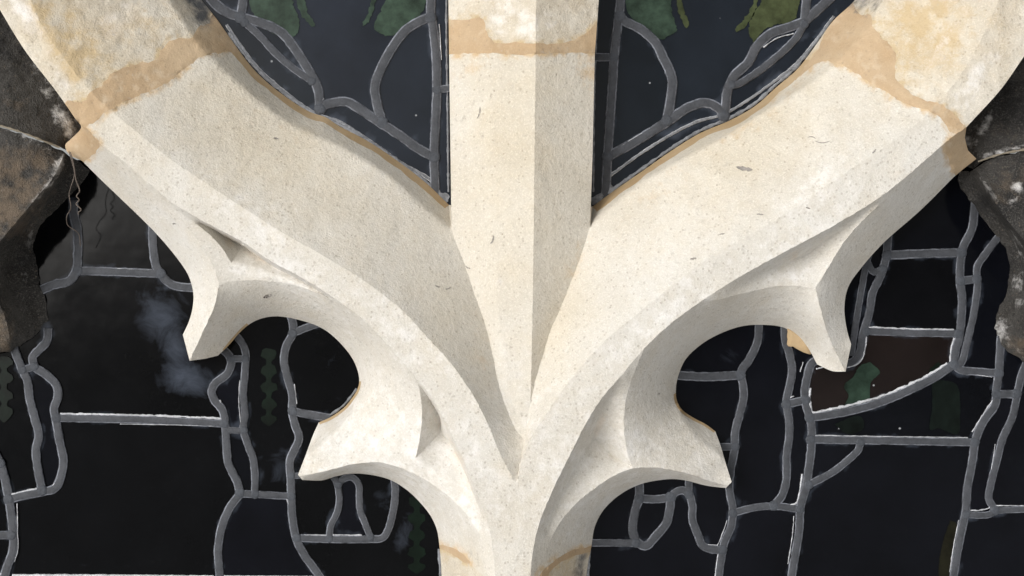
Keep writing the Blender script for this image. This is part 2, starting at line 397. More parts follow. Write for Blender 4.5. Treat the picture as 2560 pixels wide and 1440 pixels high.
OUT = np.concatenate([q[:-1] for q in parts_])

RB_L = spline([(350,-140,.055),(390,-60,.055),(422,0,.055),(455,52,.055),(492,106,.055),(560,178,.055),(626,236,.055),(680,280,.055),(738,318,.055),(800,347,.056),(850,367,.056),(925,410,.057),(985,452,.058),(1069,527,.060),(1131,580,.060)])
FU_L = spline([(0,-140,0),(50,-50,0),(77,0,0),(95,46,0),(135,110,0),(190,185,0),(230,233,0),(274,274,0),(352,338,0),(432,402,0),(503,450,0),(598,513,0),(703,580,0),(809,640,0),(900,695,0),(999,770,0),(1069,844,0),(1129,911,0),(1182,987,0),(1217,1054,0),(1252,1138,0),(1288,1208,0)])
FL_L = spline([(190,299,.002),(246,355,0),(309,404,0),(369,455,0),(422,500,0),(480,537,0),(527,563,0),(605,604,0),(668,647,0),(773,705,0),(851,756,0),(900,792,0),(935,825,0),(981,875,0),(1030,934,0),(1076,990,0),(1108,1046,0),(1136,1103,0),(1167,1168,0),(1192,1233,0),(1217,1295,0),(1234,1391,0),(1238,1440,0),(1240,1560,0)])
RB_R = spline([(2300,-140,.044),(2255,-70,.044),(2201,18,.044),(2180,60,.044),(2152,98,.044),(2100,151,.044),(2057,190,.044),(1994,232,.044),(1906,285,.044),(1818,341,.045),(1730,387,.046),(1674,418,.047),(1618,450,.049),(1533,517,.053),(1473,573,.058)])
FU_R = spline([(2590,-140,0),(2540,-70,0),(2497,0,0),(2455,95,0),(2400,190,0),(2349,253,0),(2314,290,0),(2258,336,0),(2187,384,0),(2090,448,0),(2012,503,0),(1889,580,0),(1800,628,0),(1730,675,0),(1603,777,0),(1516,850,0),(1445,925,0),(1375,1022,0),(1322,1110,0),(1292,1202,0)])
FL_R = spline([(2416,318,.002),(2381,342,0),(2330,385,0),(2258,448,0),(2198,494,0),(2117,545,0),(2012,603,0),(1924,650,0),(1836,700,0),(1765,745,0),(1715,780,0),(1660,823,0),(1610,872,0),(1551,941,0),(1498,1004,0),(1456,1075,0),(1421,1145,0),(1393,1201,0),(1368,1257,0),(1350,1303,0),(1336,1356,0),(1326,1440,0),(1325,1560,0)])
ML = spline([(1222,-140,.041),(1225,0,.041),(1232,400,.041),(1240,700,.0385),(1258,880,.0345),(1276,1000,.030)])
MR = spline([(1340,-140,.03),(1340,0,.03),(1335,500,.03),(1331,800,.03),(1326,1010,.029)])
VAL = spline([(1326,1010,.029),(1312,1095,.0175),(1303,1145,.010),(1290,1206,0)])
CRL = spline([(1131,580,.060),(1137,600,.0595),(1164,668,.057),(1185,731,.054),(1213,812,.049),(1231,886,.043),(1248,965,.036),(1268,1025,.028),(1290,1075,.021),(1311,1100,.0172)])
CRR = spline([(1473,573,.058),(1459,619,.056),(1442,668,.053),(1420,724,.050),(1395,785,.046),(1375,830,.043),(1357,890,.040),(1341,940,.035),(1326,1010,.029)])
# mullion side wall in front of the arm reveals
WL = spline([(1128,513,.062),(1131,580,.060)]); WL2 = spline([(1122,514,g-.001),(1127,572,.062)])
WR = spline([(1477,517,.062),(1473,573,.060)]); WR2 = spline([(1482,518,g-.001),(1478,566,.062)])
# left upper cusp
RVA = spline([(369,455,0),(400,485,.003),(430,518,.008),(457,550,.013),(492,601,.020),(525,650,.026),(548,708,.031)])
RIA = spline([(548,708,.031),(538,759,.037),(517,809,.043),(499,847,.048),(476,897,.055)])
UA = spline([(548,708,.031),(580,703,.032),(633,700,.032),(703,707,.028),(773,724,.019),(844,757,.006),(900,792,0)])
ELA = spline([(422,500,0),(446,526,.006),(488,558,.014),(523,586,.019),(552,616,.023),(578,657,.027)])
EA = spline([(498,556,.018),(528,570,.028),(560,590,.042),(606,615,.054),(668,658,.038),(773,715,.022),(840,756,.008)])
VA = lin([(606,615,.054),(578,657,.027)])
LRA = spline([(578,657,.027),(630,668,.028),(700,696,.024),(773,719,.019)])
# left lower cusp
RSB = spline([(895,968,.092),(893,990,.074),(883,1030,.060),(848,1075,.057),(800,1118,.057),(758,1152,.060)])
ELB = spline([(1030,934,0),(1045,962,.009),(1053,1000,.016),(1055,1040,.021),(1050,1092,.026),(1039,1145,.030)])
EB = spline([(1045,956,.006),(1074,998,.026),(1098,1042,.044),(1104,1080,.052),(1130,1118,.042),(1160,1176,.030),(1184,1238,.018),(1208,1295,.005)])
VB = lin([(1104,1080,.052),(1039,1145,.030)])
LRB = spline([(1039,1145,.030),(1076,1173,.030),(1129,1215,.026),(1172,1261,.021),(1203,1325,.012)])
UB = spline([(748,1190,.060),(809,1179,.054),(883,1160,.047),(946,1156,.043),(988,1165,.040),(1041,1187,.038),(1094,1219,.034),(1136,1254,.029),(1168,1288,.023),(1199,1340,.012),(1212,1391,.012),(1219,1440,.010),(1220,1560,.010)])
# right upper cusp
RVC = spline([(2258,448,0),(2201,508,.009),(2152,556,.017),(2110,605,.023),(2075,661,.029),(2038,721,.035)])
RIC = spline([(2038,721,.035),(2047,756,.038),(2064,819,.046),(2082,865,.052),(2112,926,.059)])
UC = spline([(2038,721,.035),(1994,715,.036),(1959,714,.035),(1906,722,.031),(1836,739,.019),(1790,750,.008),(1765,745,0)])
EC = spline([(2183,513,.010),(2125,562,.022),(2065,600,.036),(2032,627,.045),(1965,662,.038),(1885,700,.026),(1815,734,.010)])
# right lower cusp
RVD = spline([(1610,872,0),(1590,920,.006),(1570,975,.015),(1561,1030,.022),(1560,1075,.027),(1568,1131,.033),(1582,1171,.038)])
UD = spline([(1350,1560,.014),(1354,1440,.015),(1368,1370,.018),(1393,1317,.022),(1428,1271,.028),(1480,1226,.033),(1533,1191,.036),(1582,1171,.038),(1639,1169,.043),(1680,1175,.047),(1730,1187,.052),(1770,1201,.058),(1818,1214,.065)])
RSD = spline([(1692,985,.096),(1696,1015,.086),(1713,1057,.077),(1748,1103,.073),(1801,1140,.073)])
ED = spline([(1563,940,.002),(1526,998,.018),(1497,1052,.034),(1484,1095,.050),(1450,1152,.040),(1415,1218,.030),(1388,1278,.023),(1366,1330,.017)])
VD = lin([(1484,1095,.051),(1530,1140,.051),(1578,1167,.039)])
FE = [(RB_L,False),(FU_L,True),(FL_L,True),(RB_R,False),(FU_R,True),(FL_R,True),(ML,False),(MR,True),(VAL,True),(CRL,True),(CRR,True),(WL,True),(WL2,True),(WR,True),(WR2,True),
      (RVA,True),(RIA,True),(UA,True),(ELA,True),(EA,True),(VA,True),(LRA,False),(RSB,False),(ELB,True),(EB,True),(VB,True),(LRB,False),(UB,True),
      (RVC,True),(RIC,True),(UC,True),(EC,False),(RVD,True),(UD,True),(RSD,False),(ED,False),(VD,True)]

# ------------------------------------------------------------------ mortar regions (irregular smears over the joints)
def rough(pts, amp=3.0, step=9.0, closed=True, seed=1):
    a = spline(list(pts) + ([pts[0]] if closed else []), step)
    rng = np.random.RandomState(seed); j = rng.normal(0, amp * .45, (len(a), 2)); j[0] = 0; j[-1] = 0
    a[:, :2] += j
    return a[:-1] if closed else a
REG = {
 'mortar_UL': rough([(600,95),(545,20),(520,60),(497,66),(480,94),(436,97),(412,116),(390,148),(352,158),(306,169),(278,185),(253,213),(222,236),(214,252),(165,255),(160,270),(196,318),(222,314),(246,297),(274,273),(345,239),(422,204),(471,165),(513,137),(577,131),(612,128)], 4, seed=2),
 'mortar_UL2': rough([(204,306),(222,326),(250,359),(240,380),(211,403),(190,412),(150,380),(140,350),(180,340)], 3, seed=3),
 'mortar_M': rough([(1100,49),(1160,50),(1203,46),(1217,81),(1236,105),(1290,106),(1340,109),(1421,105),(1463,84),(1491,60),(1520,55),(1515,136),(1487,134),(1400,132),(1300,137),(1234,134),(1170,133),(1100,130)], 2.5, seed=4),
 'mortar_UR': rough([(2040,130),(2118,-5),(2152,38),(2177,35),(2182,67),(2208,95),(2237,134),(2240,197),(2272,225),(2293,243),(2328,253),(2349,260),(2381,281),(2405,309),(2425,330),(2381,333),(2356,299),(2321,278),(2275,264),(2194,218),(2107,164),(2064,153),(2012,178),(1985,205)], 3.5, seed=5),
 'mortar_UR2': rough([(2425,322),(2398,328),(2364,360),(2368,390),(2392,440),(2409,436),(2460,400)], 3, seed=6),
 'mortar_BL': rough([(1080,1358),(1101,1362),(1132,1370),(1157,1386),(1178,1410),(1170,1412),(1150,1398),(1129,1386),(1104,1374),(1080,1370)], 1.2, seed=7),
 'mortar_BR': rough([(1490,1360),(1470,1366),(1428,1377),(1393,1397),(1348,1440),(1344,1470),(1356,1472),(1379,1424),(1428,1393),(1466,1382),(1490,1378)], 1.5, seed=8),
}
BOT = np.array([(1060,1368),(1101,1368),(1150,1390),(1180,1415),(1212,1445),(1236,1500),(1328,1500),(1345,1462),(1385,1412),(1428,1385),(1466,1374),(1500,1368),(1500,1600),(1060,1600)], float)
JUL = [(600,118),(513,120),(422,160),(345,200),(250,270),(180,310)]      # joint line between old and new stone, left
JM = [(1090,118),(1300,121),(1520,115)]
JUR = [(1990,150),(2107,150),(2180,190),(2260,240),(2321,268),(2381,300),(2440,330)]
# ochre pointing along the glass edge: band between the edge and a wavy offset
def band(edge, off, seed, a=0.3):
    e = spline(edge, 10); t = np.gradient(e[:, :2], axis=0); t /= np.linalg.norm(t, axis=1)[:, None] + 1e-9
    n_ = np.stack([-t[:, 1], t[:, 0]], 1)
    wv = np.array([1 + a * noise.fractal(Vector((k * .16, seed, 0)), 1, 2, 3) for k in range(len(e))])
    o = e[:, :2] + n_ * (off * wv)[:, None]; o2 = e[:, :2] - n_ * 6 * np.sign(off)
    return np.concatenate([o, o2[::-1]]), o
SB, cutsB = {}, []
for nm, ed, off in (('sealUL', [q for q in G_L if -1 < q[1] < 520 and q[0] < 1125][0:], 15), ('sealUR', [q for q in G_R if q[1] > 60], 15),
                    ('sealB', [(898,952),(893,974),(882,992),(861,1018),(826,1043),(797,1056)], 6), ('sealC', [(1690,985),(1692,1000),(1706,1025),(1735,1045),(1765,1061),(1788,1078)][::-1], 6),
                    ('sealA', [(560,876),(598,833),(620,812)], 5)):
    pl, o = band(ed, off, hash(len(nm)) % 7 + off * .1)
    # choose the side that lies inside the stone
    mid = o[len(o)//2]
    if not inside(OUT, np.array([mid[0]]), np.array([mid[1]]))[0]:
        pl, o = band(ed, -off, 2.2)
    SB[nm] = pl; cutsB.append(o)

cuts = [np.concatenate([r, r[:1]])[:, :2] for r in REG.values()] + cutsB
cuts += [spline(JUL)[:, :2], spline(JM)[:, :2], spline(JUR)[:, :2], spline([tuple(q) for q in BOT[:12]])[:, :2]]
# cusp cut lines (short lines across plain reveals)
cl = {'A1': [(369,455),(330,520)], 'A2': [(900,792),(850,858)], 'B2': [(1217,1391),(1095,1340)], 'C1': [(2258,448),(2310,520)], 'C2': [(1715,780),(1745,868)], 'D2': [(1368,1370),(1485,1330)]}
cuts += [spline(q)[:, :2] for q in cl.values()]
clipped = []
for c in cuts:      # keep the pieces inside the outline only
    m = inside(OUT, c[:, 0], c[:, 1]); run = []
    for k, ok in enumerate(m):
        if ok: run.append(c[k])
        else:
            if len(run) > 1: clipped.append(np.array(run))
            run = []
    if len(run) > 1: clipped.append(np.array(run))

X, dep, tri, ek = relief(OUT, FE, clipped, 8.0)
# hand-dressed unevenness, kept off the constraint network's sharp lines only slightly
wob = fnoise(X[:, 0], X[:, 1], 60, 3.0) * 0.0007 + fnoise(X[:, 0], X[:, 1], 19, 9.0) * 0.00022
above = lambda jl, x, y: y < np.interp(x, [q[0] for q in sorted(jl)], [q[1] for q in sorted(jl)])
oldv = ((X[:, 0] < 640) & above(JUL, X[:, 0], X[:, 1])) | ((X[:, 0] > 1950) & above(JUR, X[:, 0], X[:, 1])) | ((np.abs(X[:, 0] - 1310) < 200) & (X[:, 1] < 118))
wob += np.where(oldv, fnoise(X[:, 0], X[:, 1], 40, 5.0) * 0.0010 + fnoise(X[:, 0], X[:, 1], 14, 5.0) * 0.00045, 0)
inm = np.zeros(len(X), bool)
for k_, r_ in REG.items(): inm |= inside(r_, X[:, 0], X[:, 1])
wob = wob + np.where(inm, -0.0009 + fnoise(X[:, 0], X[:, 1], 14, 1.5) * 0.0005, 0)
dep = dep + wob

def blobs(lst, x, y):
    v = np.zeros_like(x)
    for cx, cy, rx, ry, ang, s in lst:
        ca, sa_ = math.cos(R(ang)), math.sin(R(ang)); u = ((x-cx)*ca + (y-cy)*sa_) / rx; q = (-(x-cx)*sa_ + (y-cy)*ca) / ry
        v = np.maximum(v, s * np.exp(-(u*u + q*q)))
    return v
TAN = [(200,110,150,60,52,.66),(330,60,120,60,-10,.5),(260,200,80,40,30,.6),(2330,90,130,100,-30,.80),(110,60,50,120,-25,.75),(170,130,55,95,-30,.85),(190,170,45,60,-30,.8),(330,90,40,25,-30,.4),(2290,110,85,110,30,.75),(2300,40,110,60,-15,.9),(2260,160,50,70,20,.7),(2390,60,40,80,35,.6),
       (1160,60,60,40,0,.5),(190,235,45,20,0,.5),(1935,235,30,90,60,.45),(1850,330,25,110,62,.38),(1640,480,40,120,55,.22),(1440,650,25,90,20,.35),(1205,880,25,120,-15,.25),
       (1460,170,25,60,0,.40),(1170,170,50,30,0,.35),(700,330,60,200,-60,.12),(2200,200,60,40,30,.45),(1270,1120,20,80,-15,.15),(2250,440,30,60,50,.12),(1480,175,18,90,0,.45),
       (570,600,14,40,-40,.35),(640,640,12,60,-62,.35),(1140,1130,12,60,-28,.45),(1165,1190,10,70,-22,.4),(1090,1050,10,60,-22,.3),(2010,625,12,60,62,.45),(1500,1060,12,70,28,.35),(1120,1400,30,30,0,.4),(1430,1420,40,40,0,.5)]
DIRT = [(495,10,28,75,-30,.95),(470,-60,40,90,-30,.9),(520,30,16,30,-30,.8),(2165,-20,30,45,35,.9),(2190,-70,40,60,35,.9),(2190,10,20,25,35,.55),(1450,1415,16,45,10,.75),(1187,1395,10,30,-35,.35),(1500,40,8,120,0,.4),(225,240,20,16,0,.25)]
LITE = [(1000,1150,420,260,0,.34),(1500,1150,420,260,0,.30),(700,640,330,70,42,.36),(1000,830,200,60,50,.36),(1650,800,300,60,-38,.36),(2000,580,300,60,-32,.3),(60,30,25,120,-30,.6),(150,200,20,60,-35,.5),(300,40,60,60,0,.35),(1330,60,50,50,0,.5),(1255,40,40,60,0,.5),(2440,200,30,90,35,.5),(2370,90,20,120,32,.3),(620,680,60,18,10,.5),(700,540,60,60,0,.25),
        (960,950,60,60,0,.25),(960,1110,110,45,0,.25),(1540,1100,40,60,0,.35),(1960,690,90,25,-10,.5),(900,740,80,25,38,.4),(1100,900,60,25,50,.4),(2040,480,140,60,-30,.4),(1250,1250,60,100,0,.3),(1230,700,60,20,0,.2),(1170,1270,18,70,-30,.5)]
WARM = [(640,330,420,170,42,1.0),(1860,330,420,190,-35,1.0),(1300,350,240,560,0,.95),(1130,800,110,240,-25,.8),(1400,760,90,260,15,.9),(200,110,260,160,52,1.0),(2300,80,260,160,-35,1.0),(1290,1050,50,160,0,.6),(1170,1420,90,70,0,.7),(1410,1430,90,70,0,.8)]
def stain_main(xs, ys):
    n0 = fnoise(xs, ys, 40, 2.0)
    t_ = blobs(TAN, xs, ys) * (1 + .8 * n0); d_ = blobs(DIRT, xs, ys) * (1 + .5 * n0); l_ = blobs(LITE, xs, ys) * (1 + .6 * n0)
    dm = np.full(len(xs), 1e9)
    for q in REG.values():
        q = q[(q[:, 0] > -50)]
        dm = np.minimum(dm, np.sqrt(((xs[:, None]-q[None, :, 0])**2 + (ys[:, None]-q[None, :, 1])**2).min(1)))
    halo = np.exp(-(dm/13)**2) * (.62 + .9*fnoise(xs, ys, 24, 7.0))
    t_ = np.maximum(t_, halo)
    wm = blobs(WARM, xs, ys) * (1 + .35 * fnoise(xs, ys, 120, 17.0))
    return np.stack([np.clip(t_, 0, 1), np.clip(d_, 0, 1), np.clip(l_, 0, 1), 1 - np.clip(wm, 0, 1)], 1)
def mort_st(xs, ys):
    n0 = fnoise(xs, ys, 22, 12.0); n1 = fnoise(xs, ys, 60, 14.0)
    return np.stack([np.clip(.04 + .75*n0 + .6*n1, 0, .6), np.clip(.02 + 0*n0 + blobs([(520,40,30,22,-30,.8),(2150,20,30,20,30,.5),(290,170,30,10,-20,.15)], xs, ys), 0, 1), 0*n0, 0*n0+1], 1)
zero_st = lambda xs, ys: np.tile(np.array([0, 0, 0, 1.0]), (len(xs), 1))

cen = X[tri].mean(1); cx_, cy_ = cen[:, 0], cen[:, 1]
own = np.full(len(tri), 'new', dtype=object)
own[(cx_ < 640) & above(JUL, cx_, cy_)] = 'old_UL'
own[(cx_ > 1950) & above(JUR, cx_, cy_)] = 'old_UR'
own[(np.abs(cx_ - 1310) < 200) & (cy_ < np.interp(cx_, [1090,1300,1520], [118,121,115]))] = 'old_M'
own[inside(BOT, cx_, cy_)] = 'old_B'
for k_, r_ in SB.items(): own[inside(r_, cx_, cy_) & (own == 'new')] = k_
for k_, r_ in REG.items(): own[inside(r_, cx_, cy_)] = k_[:9]

# the new carved block and its parts
def side(rail, x, y):       # y of the rail at x (rails that run monotonically in x)
    o = np.argsort(rail[:, 0]); return np.interp(x, rail[o, 0], rail[o, 1])
newm = own == 'new'
belowL = (cx_ < 1238) & (cy_ > side(FL_L, cx_, cy_)); belowR = (cx_ > 1326) & (cy_ > side(FL_R, cx_, cy_))
def half(a, b, x, y): return (b[0]-a[0])*(y-a[1]) - (b[1]-a[1])*(x-a[0])
cuspA = newm & belowL & (half((369,455),(330,520),cx_,cy_) < 0) & (half((900,792),(850,858),cx_,cy_) > 0)
cuspB = newm & belowL & ~cuspA & (half((900,792),(850,858),cx_,cy_) <= 0) & (cy_ < 1391 + (cx_-1217)*.42)
cuspC = newm & belowR & (half((2258,448),(2310,520),cx_,cy_) > 0) & (half((1715,780),(1745,868),cx_,cy_) < 0)
cuspD = newm & belowR & (half((1715,780),(1745,868),cx_,cy_) >= 0) & (cy_ < 1370 - (cx_-1368)*.34)
mull = newm & ~belowL & ~belowR & (cy_ < 1100) & (cx_ > np.interp(cy_, CRL[:, 1], CRL[:, 0])) & (cx_ < np.interp(cy_, CRR[:, 1], CRR[:, 0])) & (cx_ > 1120) & (cx_ < 1490)
mull &= ~((cx_ < 1128) | (cx_ > np.interp(cy_, [118, 517], [1489, 1477])) & (cy_ > 500))
rest = newm & ~(cuspA | cuspB | cuspC | cuspD | mull)
armL = rest & (cx_ < np.interp(cy_, [900, 1010, 1095, 1145, 1206, 1560], [1300, 1326, 1312, 1303, 1290, 1283]))
armR = rest & ~armL

blk = thing('carved_tracery_stone', 'new cream limestone tracery block, Y shaped with four pointed cusps, clean and sharply carved', 'carved stone', P(1285, 1400, .05))
extract('mullion', X, dep, tri, mull, ek, M_NEW, blk, stain_main)
for s_ in (armL, armR): extract('arm', X, dep, tri, s_, ek, M_NEW, blk, stain_main)
for s_ in (cuspA, cuspB, cuspC, cuspD): extract('cusp', X, dep, tri, s_, ek, M_NEW, blk, stain_main)

for key, nm, lab, cat in (('old_UL', 'old_tracery_stone', 'old pitted limestone with brown streaks, above the tan mortar at the upper left', 'tracery stone'),
                          ('old_UR', 'old_tracery_stone', 'old limestone with a golden tan patch, above the tan mortar at the upper right', 'tracery stone'),
                          ('old_M', 'mullion_stone', 'rough pale mullion stone above the horizontal tan mortar band', 'mullion stone'),
                          ('old_B', 'mullion_stone', 'lower mullion stone with yellowed flanks, under the two thin ochre joint lines', 'mullion stone')):
    tag(extract(nm, X, dep, tri, own == key, ek, M_OLD, None, stain_main), lab, cat)
for keys, lab in ((('mortar_UL',), 'broad tan mortar joint smeared across the upper left arm'), (('mortar_M',), 'horizontal tan mortar joint across the central mullion'),
                  (('mortar_UR',), 'broad tan mortar joint smeared across the upper right arm'),
                  (('mortar_BL',), 'thin ochre joint line on the left flank of the mullion foot'), (('mortar_BR',), 'thin ochre joint line on the right flank of the mullion foot')):
    tag(extract('mortar_joint', X, dep, tri, np.isin(own, keys), ek, M_MORTAR, None, mort_st), lab, 'mortar joint', 'tan mortar joints between the tracery stones')
for key, lab in (('sealUL', 'ochre pointing along the glass edge of the upper left light'), ('sealUR', 'ochre pointing along the glass edge of the upper right light'),
                 ('sealB', 'ochre pointing above the lower left cusp'), ('sealC', 'ochre pointing above the lower right cusp'), ('sealA', 'ochre pointing sliver behind the upper left cusp tip')):
    if (own == key).any():
        tag(extract('edge_pointing', X, dep, tri, own == key, ek, M_SEAL, None, zero_st), lab, 'pointing', 'ochre pointing along the glass')

# flat sliver of ochre mortar seen through the upper right cusp's opening
def lump(name, outline, d0, d1, mat, parent=None, bulge=0.0, jitter=1.5, stain=None, step=6, seed=1, closed_spline=True, smooth=True):
    """irregular pat of material lying on a surface, with thickness d0-d1 and a soft rim"""
    a = rough(outline, jitter, step, seed=seed) if closed_spline else np.array(outline, float)
    c = a[:, :2].mean(0); rings = [(1.0, d0), (0.985, d1), (0.5, d1 - bulge)]
    verts, faces = [], []; n = len(a)
    for s, d in rings:
        for q in a[:, :2]: verts.append(P(*(c + (q - c) * s), d))
    for r in range(len(rings)-1):
        for i in range(n):
            j = (i+1) % n; faces.append((r*n+i, r*n+j, (r+1)*n+j, (r+1)*n+i))
    faces.append(tuple((len(rings)-1)*n + i for i in range(n)))
    f = faces[0]
    nn = (verts[faces[-1][1]]-verts[faces[-1][0]]).cross(verts[faces[-1][2]]-verts[faces[-1][0]])
    area2 = sum(a[i][0]*a[(i+1)%n][1]-a[(i+1)%n][0]*a[i][1] for i in range(n))
    if area2 < 0: faces = [tuple(reversed(f)) for f in faces]
    st = None if stain is None else np.tile(np.array(stain), (len(verts), 1))
    return mesh_obj(name, verts, [tuple(reversed(f)) for f in faces] , mat, parent, stain=st, smooth=smooth)
tag(lump('mortar_pat', [(1968,818),(1992,826),(2018,850),(2030,885),(2008,880),(1985,868),(1970,865)], GL, GL-.004, M_SEAL, stain=(0,0,0,1), seed=4), 'small tan mortar pat on the glass behind the upper right cusp', 'mortar pat')

# ------------------------------------------------------------------ weathered stones at both sides
def weathered(name, outline, feats, stainf, label, seed, spacing=9, amp=1.0):
    o = lin(outline, 7)[:-1]
    o = o.copy(); jx = fnoise(o[:, 0], o[:, 1], 22, seed+9) * 4; jy = fnoise(o[:, 0], o[:, 1], 22, seed+19) * 4; o[:, 0] += jx; o[:, 1] += jy
    Xw, dw, tw, ew = relief(o, [(spline(f), sh) for f, sh in feats], [], spacing)
    dw = dw + (fnoise(Xw[:, 0], Xw[:, 1], 60, seed) * 0.0032 + fnoise(Xw[:, 0], Xw[:, 1], 18, seed+2) * 0.0011 + fnoise(Xw[:, 0], Xw[:, 1], 8, seed+4) * 0.0005) * amp
    t_ = extract(name, Xw, dw, tw, np.ones(len(tw), bool), ew, M_WEATH, None, stainf, back=0.125)
    tag(t_, label, 'weathered stone', 'blackened old stones at the window edges')
def sw(tan, dirt, lite):
    def f(xs, ys):
        n0 = fnoise(xs, ys, 30, 4.0)
        return np.stack([np.clip(blobs(tan, xs, ys)*(1+.9*n0), 0, 1), np.clip(blobs(dirt, xs, ys)*(1+.5*n0), 0, 1), np.clip(blobs(lite, xs, ys)*(1+1.0*n0), 0, 1), np.ones_like(xs)], 1)
    return f
weathered('weathered_stone', [(-260,-160,.03),(-90,-160,.06),(40,20,.085),(230,310,.09),(215,385,.085),(170,378,.07),(148,367,.055),(100,348,.045),(0,312,.035),(-260,240,.03)],
          [([(20,60,.078),(70,150,.075),(110,240,.072),(135,320,.066),(149,366,.056)], False)],
          sw([(30,260,60,60,0,.25)], [(20,120,80,120,0,.5)], [(168,318,24,60,-28,.55),(125,250,12,100,-25,.42),(100,170,12,90,-28,.32),(60,90,14,70,-28,.2)]),
          'sooty black stone between the upper left arm and the left edge, above a pale crack', 11.0)
weathered('weathered_stone', [(-260,246,.03),(0,318,.035),(100,353,.045),(150,373,.06),(180,394,.075),(225,425,.095),(212,452,GL),(175,490,GL),(134,531,GL),(100,562,GL),(84,608,GL),(91,661,GL),(100,710,GL),(113,749,GL),(122,798,GL),(90,837,GL),(45,868,GL),(25,880,.098),(0,882,.09),(-60,890,.08),(-260,890,.05)],
          [([(160,385,.058),(135,440,.040),(90,496,.034),(40,556,.030),(0,603,.030),(-60,680,.03)], True), ([(180,396,.075),(172,440,.085),(110,520,.088),(55,590,.088),(30,650,.085),(28,720,.082),(50,790,.085),(62,845,.092)], False), ([(-60,690,.04),(-10,745,.05),(15,800,.06),(25,850,.075)], True)],
          sw([(70,470,60,50,-40,.85),(20,520,70,70,0,.95),(90,400,70,30,20,.7),(-20,820,40,60,0,1.0),(0,420,80,50,0,.8),(10,850,22,40,0,.9)], [(60,650,50,100,0,.5),(30,440,20,20,0,.3)], [(140,420,12,34,35,.6),(105,480,9,60,42,.42),(75,600,6,70,10,.3),(60,680,20,40,0,.28),(60,340,70,10,20,.3)]),
          'brown and black weathered stone at the left edge, below the pale crack', 21.0)
weathered('weathered_stone', [(2900,-260,.03),(2740,-240,.07),(2560,60,.085),(2460,200,.09),(2365,330,.095),(2395,405,.09),(2432,424,.08),(2452,402,.07),(2500,384,.055),(2560,372,.045),(2820,320,.03)],
          [([(2580,170,.078),(2520,260,.074),(2465,340,.070),(2440,400,.068)], False)],
          sw([(2520,330,50,30,0,.35)], [(2540,250,60,90,0,.5)], [(2455,330,10,70,28,.45),(2440,370,16,40,30,.4),(2500,380,60,7,-14,.6),(2420,360,20,30,30,.3)]),
          'sooty speckled stone between the upper right arm and the right edge', 31.0)
weathered('weathered_stone', [(2452,408,.072),(2500,390,.057),(2560,378,.047),(2820,326,.03),(2820,960,.05),(2620,930,.085),(2560,904,.095),(2518,879,GL),(2493,847,GL),(2479,802,GL),(2500,765,GL),(2518,738,GL),(2525,668,GL),(2518,626,GL),(2479,573,GL),(2444,531,GL),(2416,490,GL),(2392,452,GL),(2400,428,.095),(2432,430,.08)],
          [([(2440,422,.060),(2475,485,.040),(2511,540,.034),(2560,600,.030),(2650,700,.03),(2760,760,.03)], True), ([(2425,440,.085),(2455,500,.090),(2500,555,.090),(2540,620,.088),(2556,690,.085),(2540,760,.085),(2522,810,.085)], False), ([(2640,720,.04),(2580,790,.05),(2550,850,.07)], False)],
          sw([(2520,470,50,60,30,.45),(2560,440,60,30,0,.4),(2550,860,40,40,0,.5)], [(2450,520,25,80,35,.6),(2500,600,30,80,20,.4)], [(2545,470,20,16,20,.55),(2530,500,14,20,0,.4),(2500,820,34,34,0,.4),(2545,720,14,60,0,.35),(2540,600,8,60,-20,.35),(2470,470,8,60,-35,.3),(2470,392,30,6,-15,.5)]),
          'blackened stone at the right edge with a pale grey lichen spot, below the crack', 41.0)

# ------------------------------------------------------------------ leaded lights
def ribbon(name, pts, width, mat, parent, d=GL, h=0.0028, jit=0.06, step=6, seed=0, flat=False):
    a = spline(pts, step)[:, :2]
    if len(a) < 2: return
    t = np.gradient(a, axis=0); t /= np.linalg.norm(t, axis=1)[:, None] + 1e-9; n_ = np.stack([-t[:, 1], t[:, 0]], 1)
    prof = [(-1.12, -0.05), (-1.02, 0.45), (-0.86, 0.78), (-0.80, 0.84), (-0.3, 1.0), (0.3, 1.0), (0.80, 0.84), (0.86, 0.78), (1.02, 0.45), (1.12, -0.05)] if not flat else [(-1, 0), (-.8, .7), (0, 1), (.8, .7), (1, 0)]
    verts, faces = [], []; m = len(prof)
    for i, q in enumerate(a):
        wl = width/2 * .79 * (1 + jit * .8 * noise.noise(Vector((q[0]/3, q[1]/3, 5+seed))) + jit * 2 * noise.fractal(Vector((q[0]/14, q[1]/14, 3+seed)), 1, 2, 3)); wr = width/2 * .79 * (1 + jit * .8 * noise.noise(Vector((q[0]/3, q[1]/3, 2+seed))) + jit * 2 * noise.fractal(Vector((q[0]/14, q[1]/14, 8+seed)), 1, 2, 3))
        hh = h * (1 + .25 * noise.noise(Vector((q[0]/25, q[1]/25, 1))))
        for u, v in prof:
            s = q + n_[i] * u * (wl if u < 0 else wr); verts.append(P(s[0], s[1], d - hh * v))
    for i in range(len(a)-1):
        for j in range(m-1): faces.append((i*m+j, i*m+j+1, (i+1)*m+j+1, (i+1)*m+j))
    faces.append(tuple(range(m-1, -1, -1))); faces.append(tuple((len(a)-1)*m + j for j in range(m)))
    # outward orientation
    f = faces[(m-1)//2]; nn = (verts[f[1]]-verts[f[0]]).cross(verts[f[2]]-verts[f[0]])
    if nn.y > 0: faces = [tuple(reversed(f)) for f in faces]
    est = np.array([[1.0 if abs(u) > .85 else 0.0, 0, 0, 1] for _ in a for u, v in prof])
    return mesh_obj(name, verts, faces, mat, parent, stain=est)
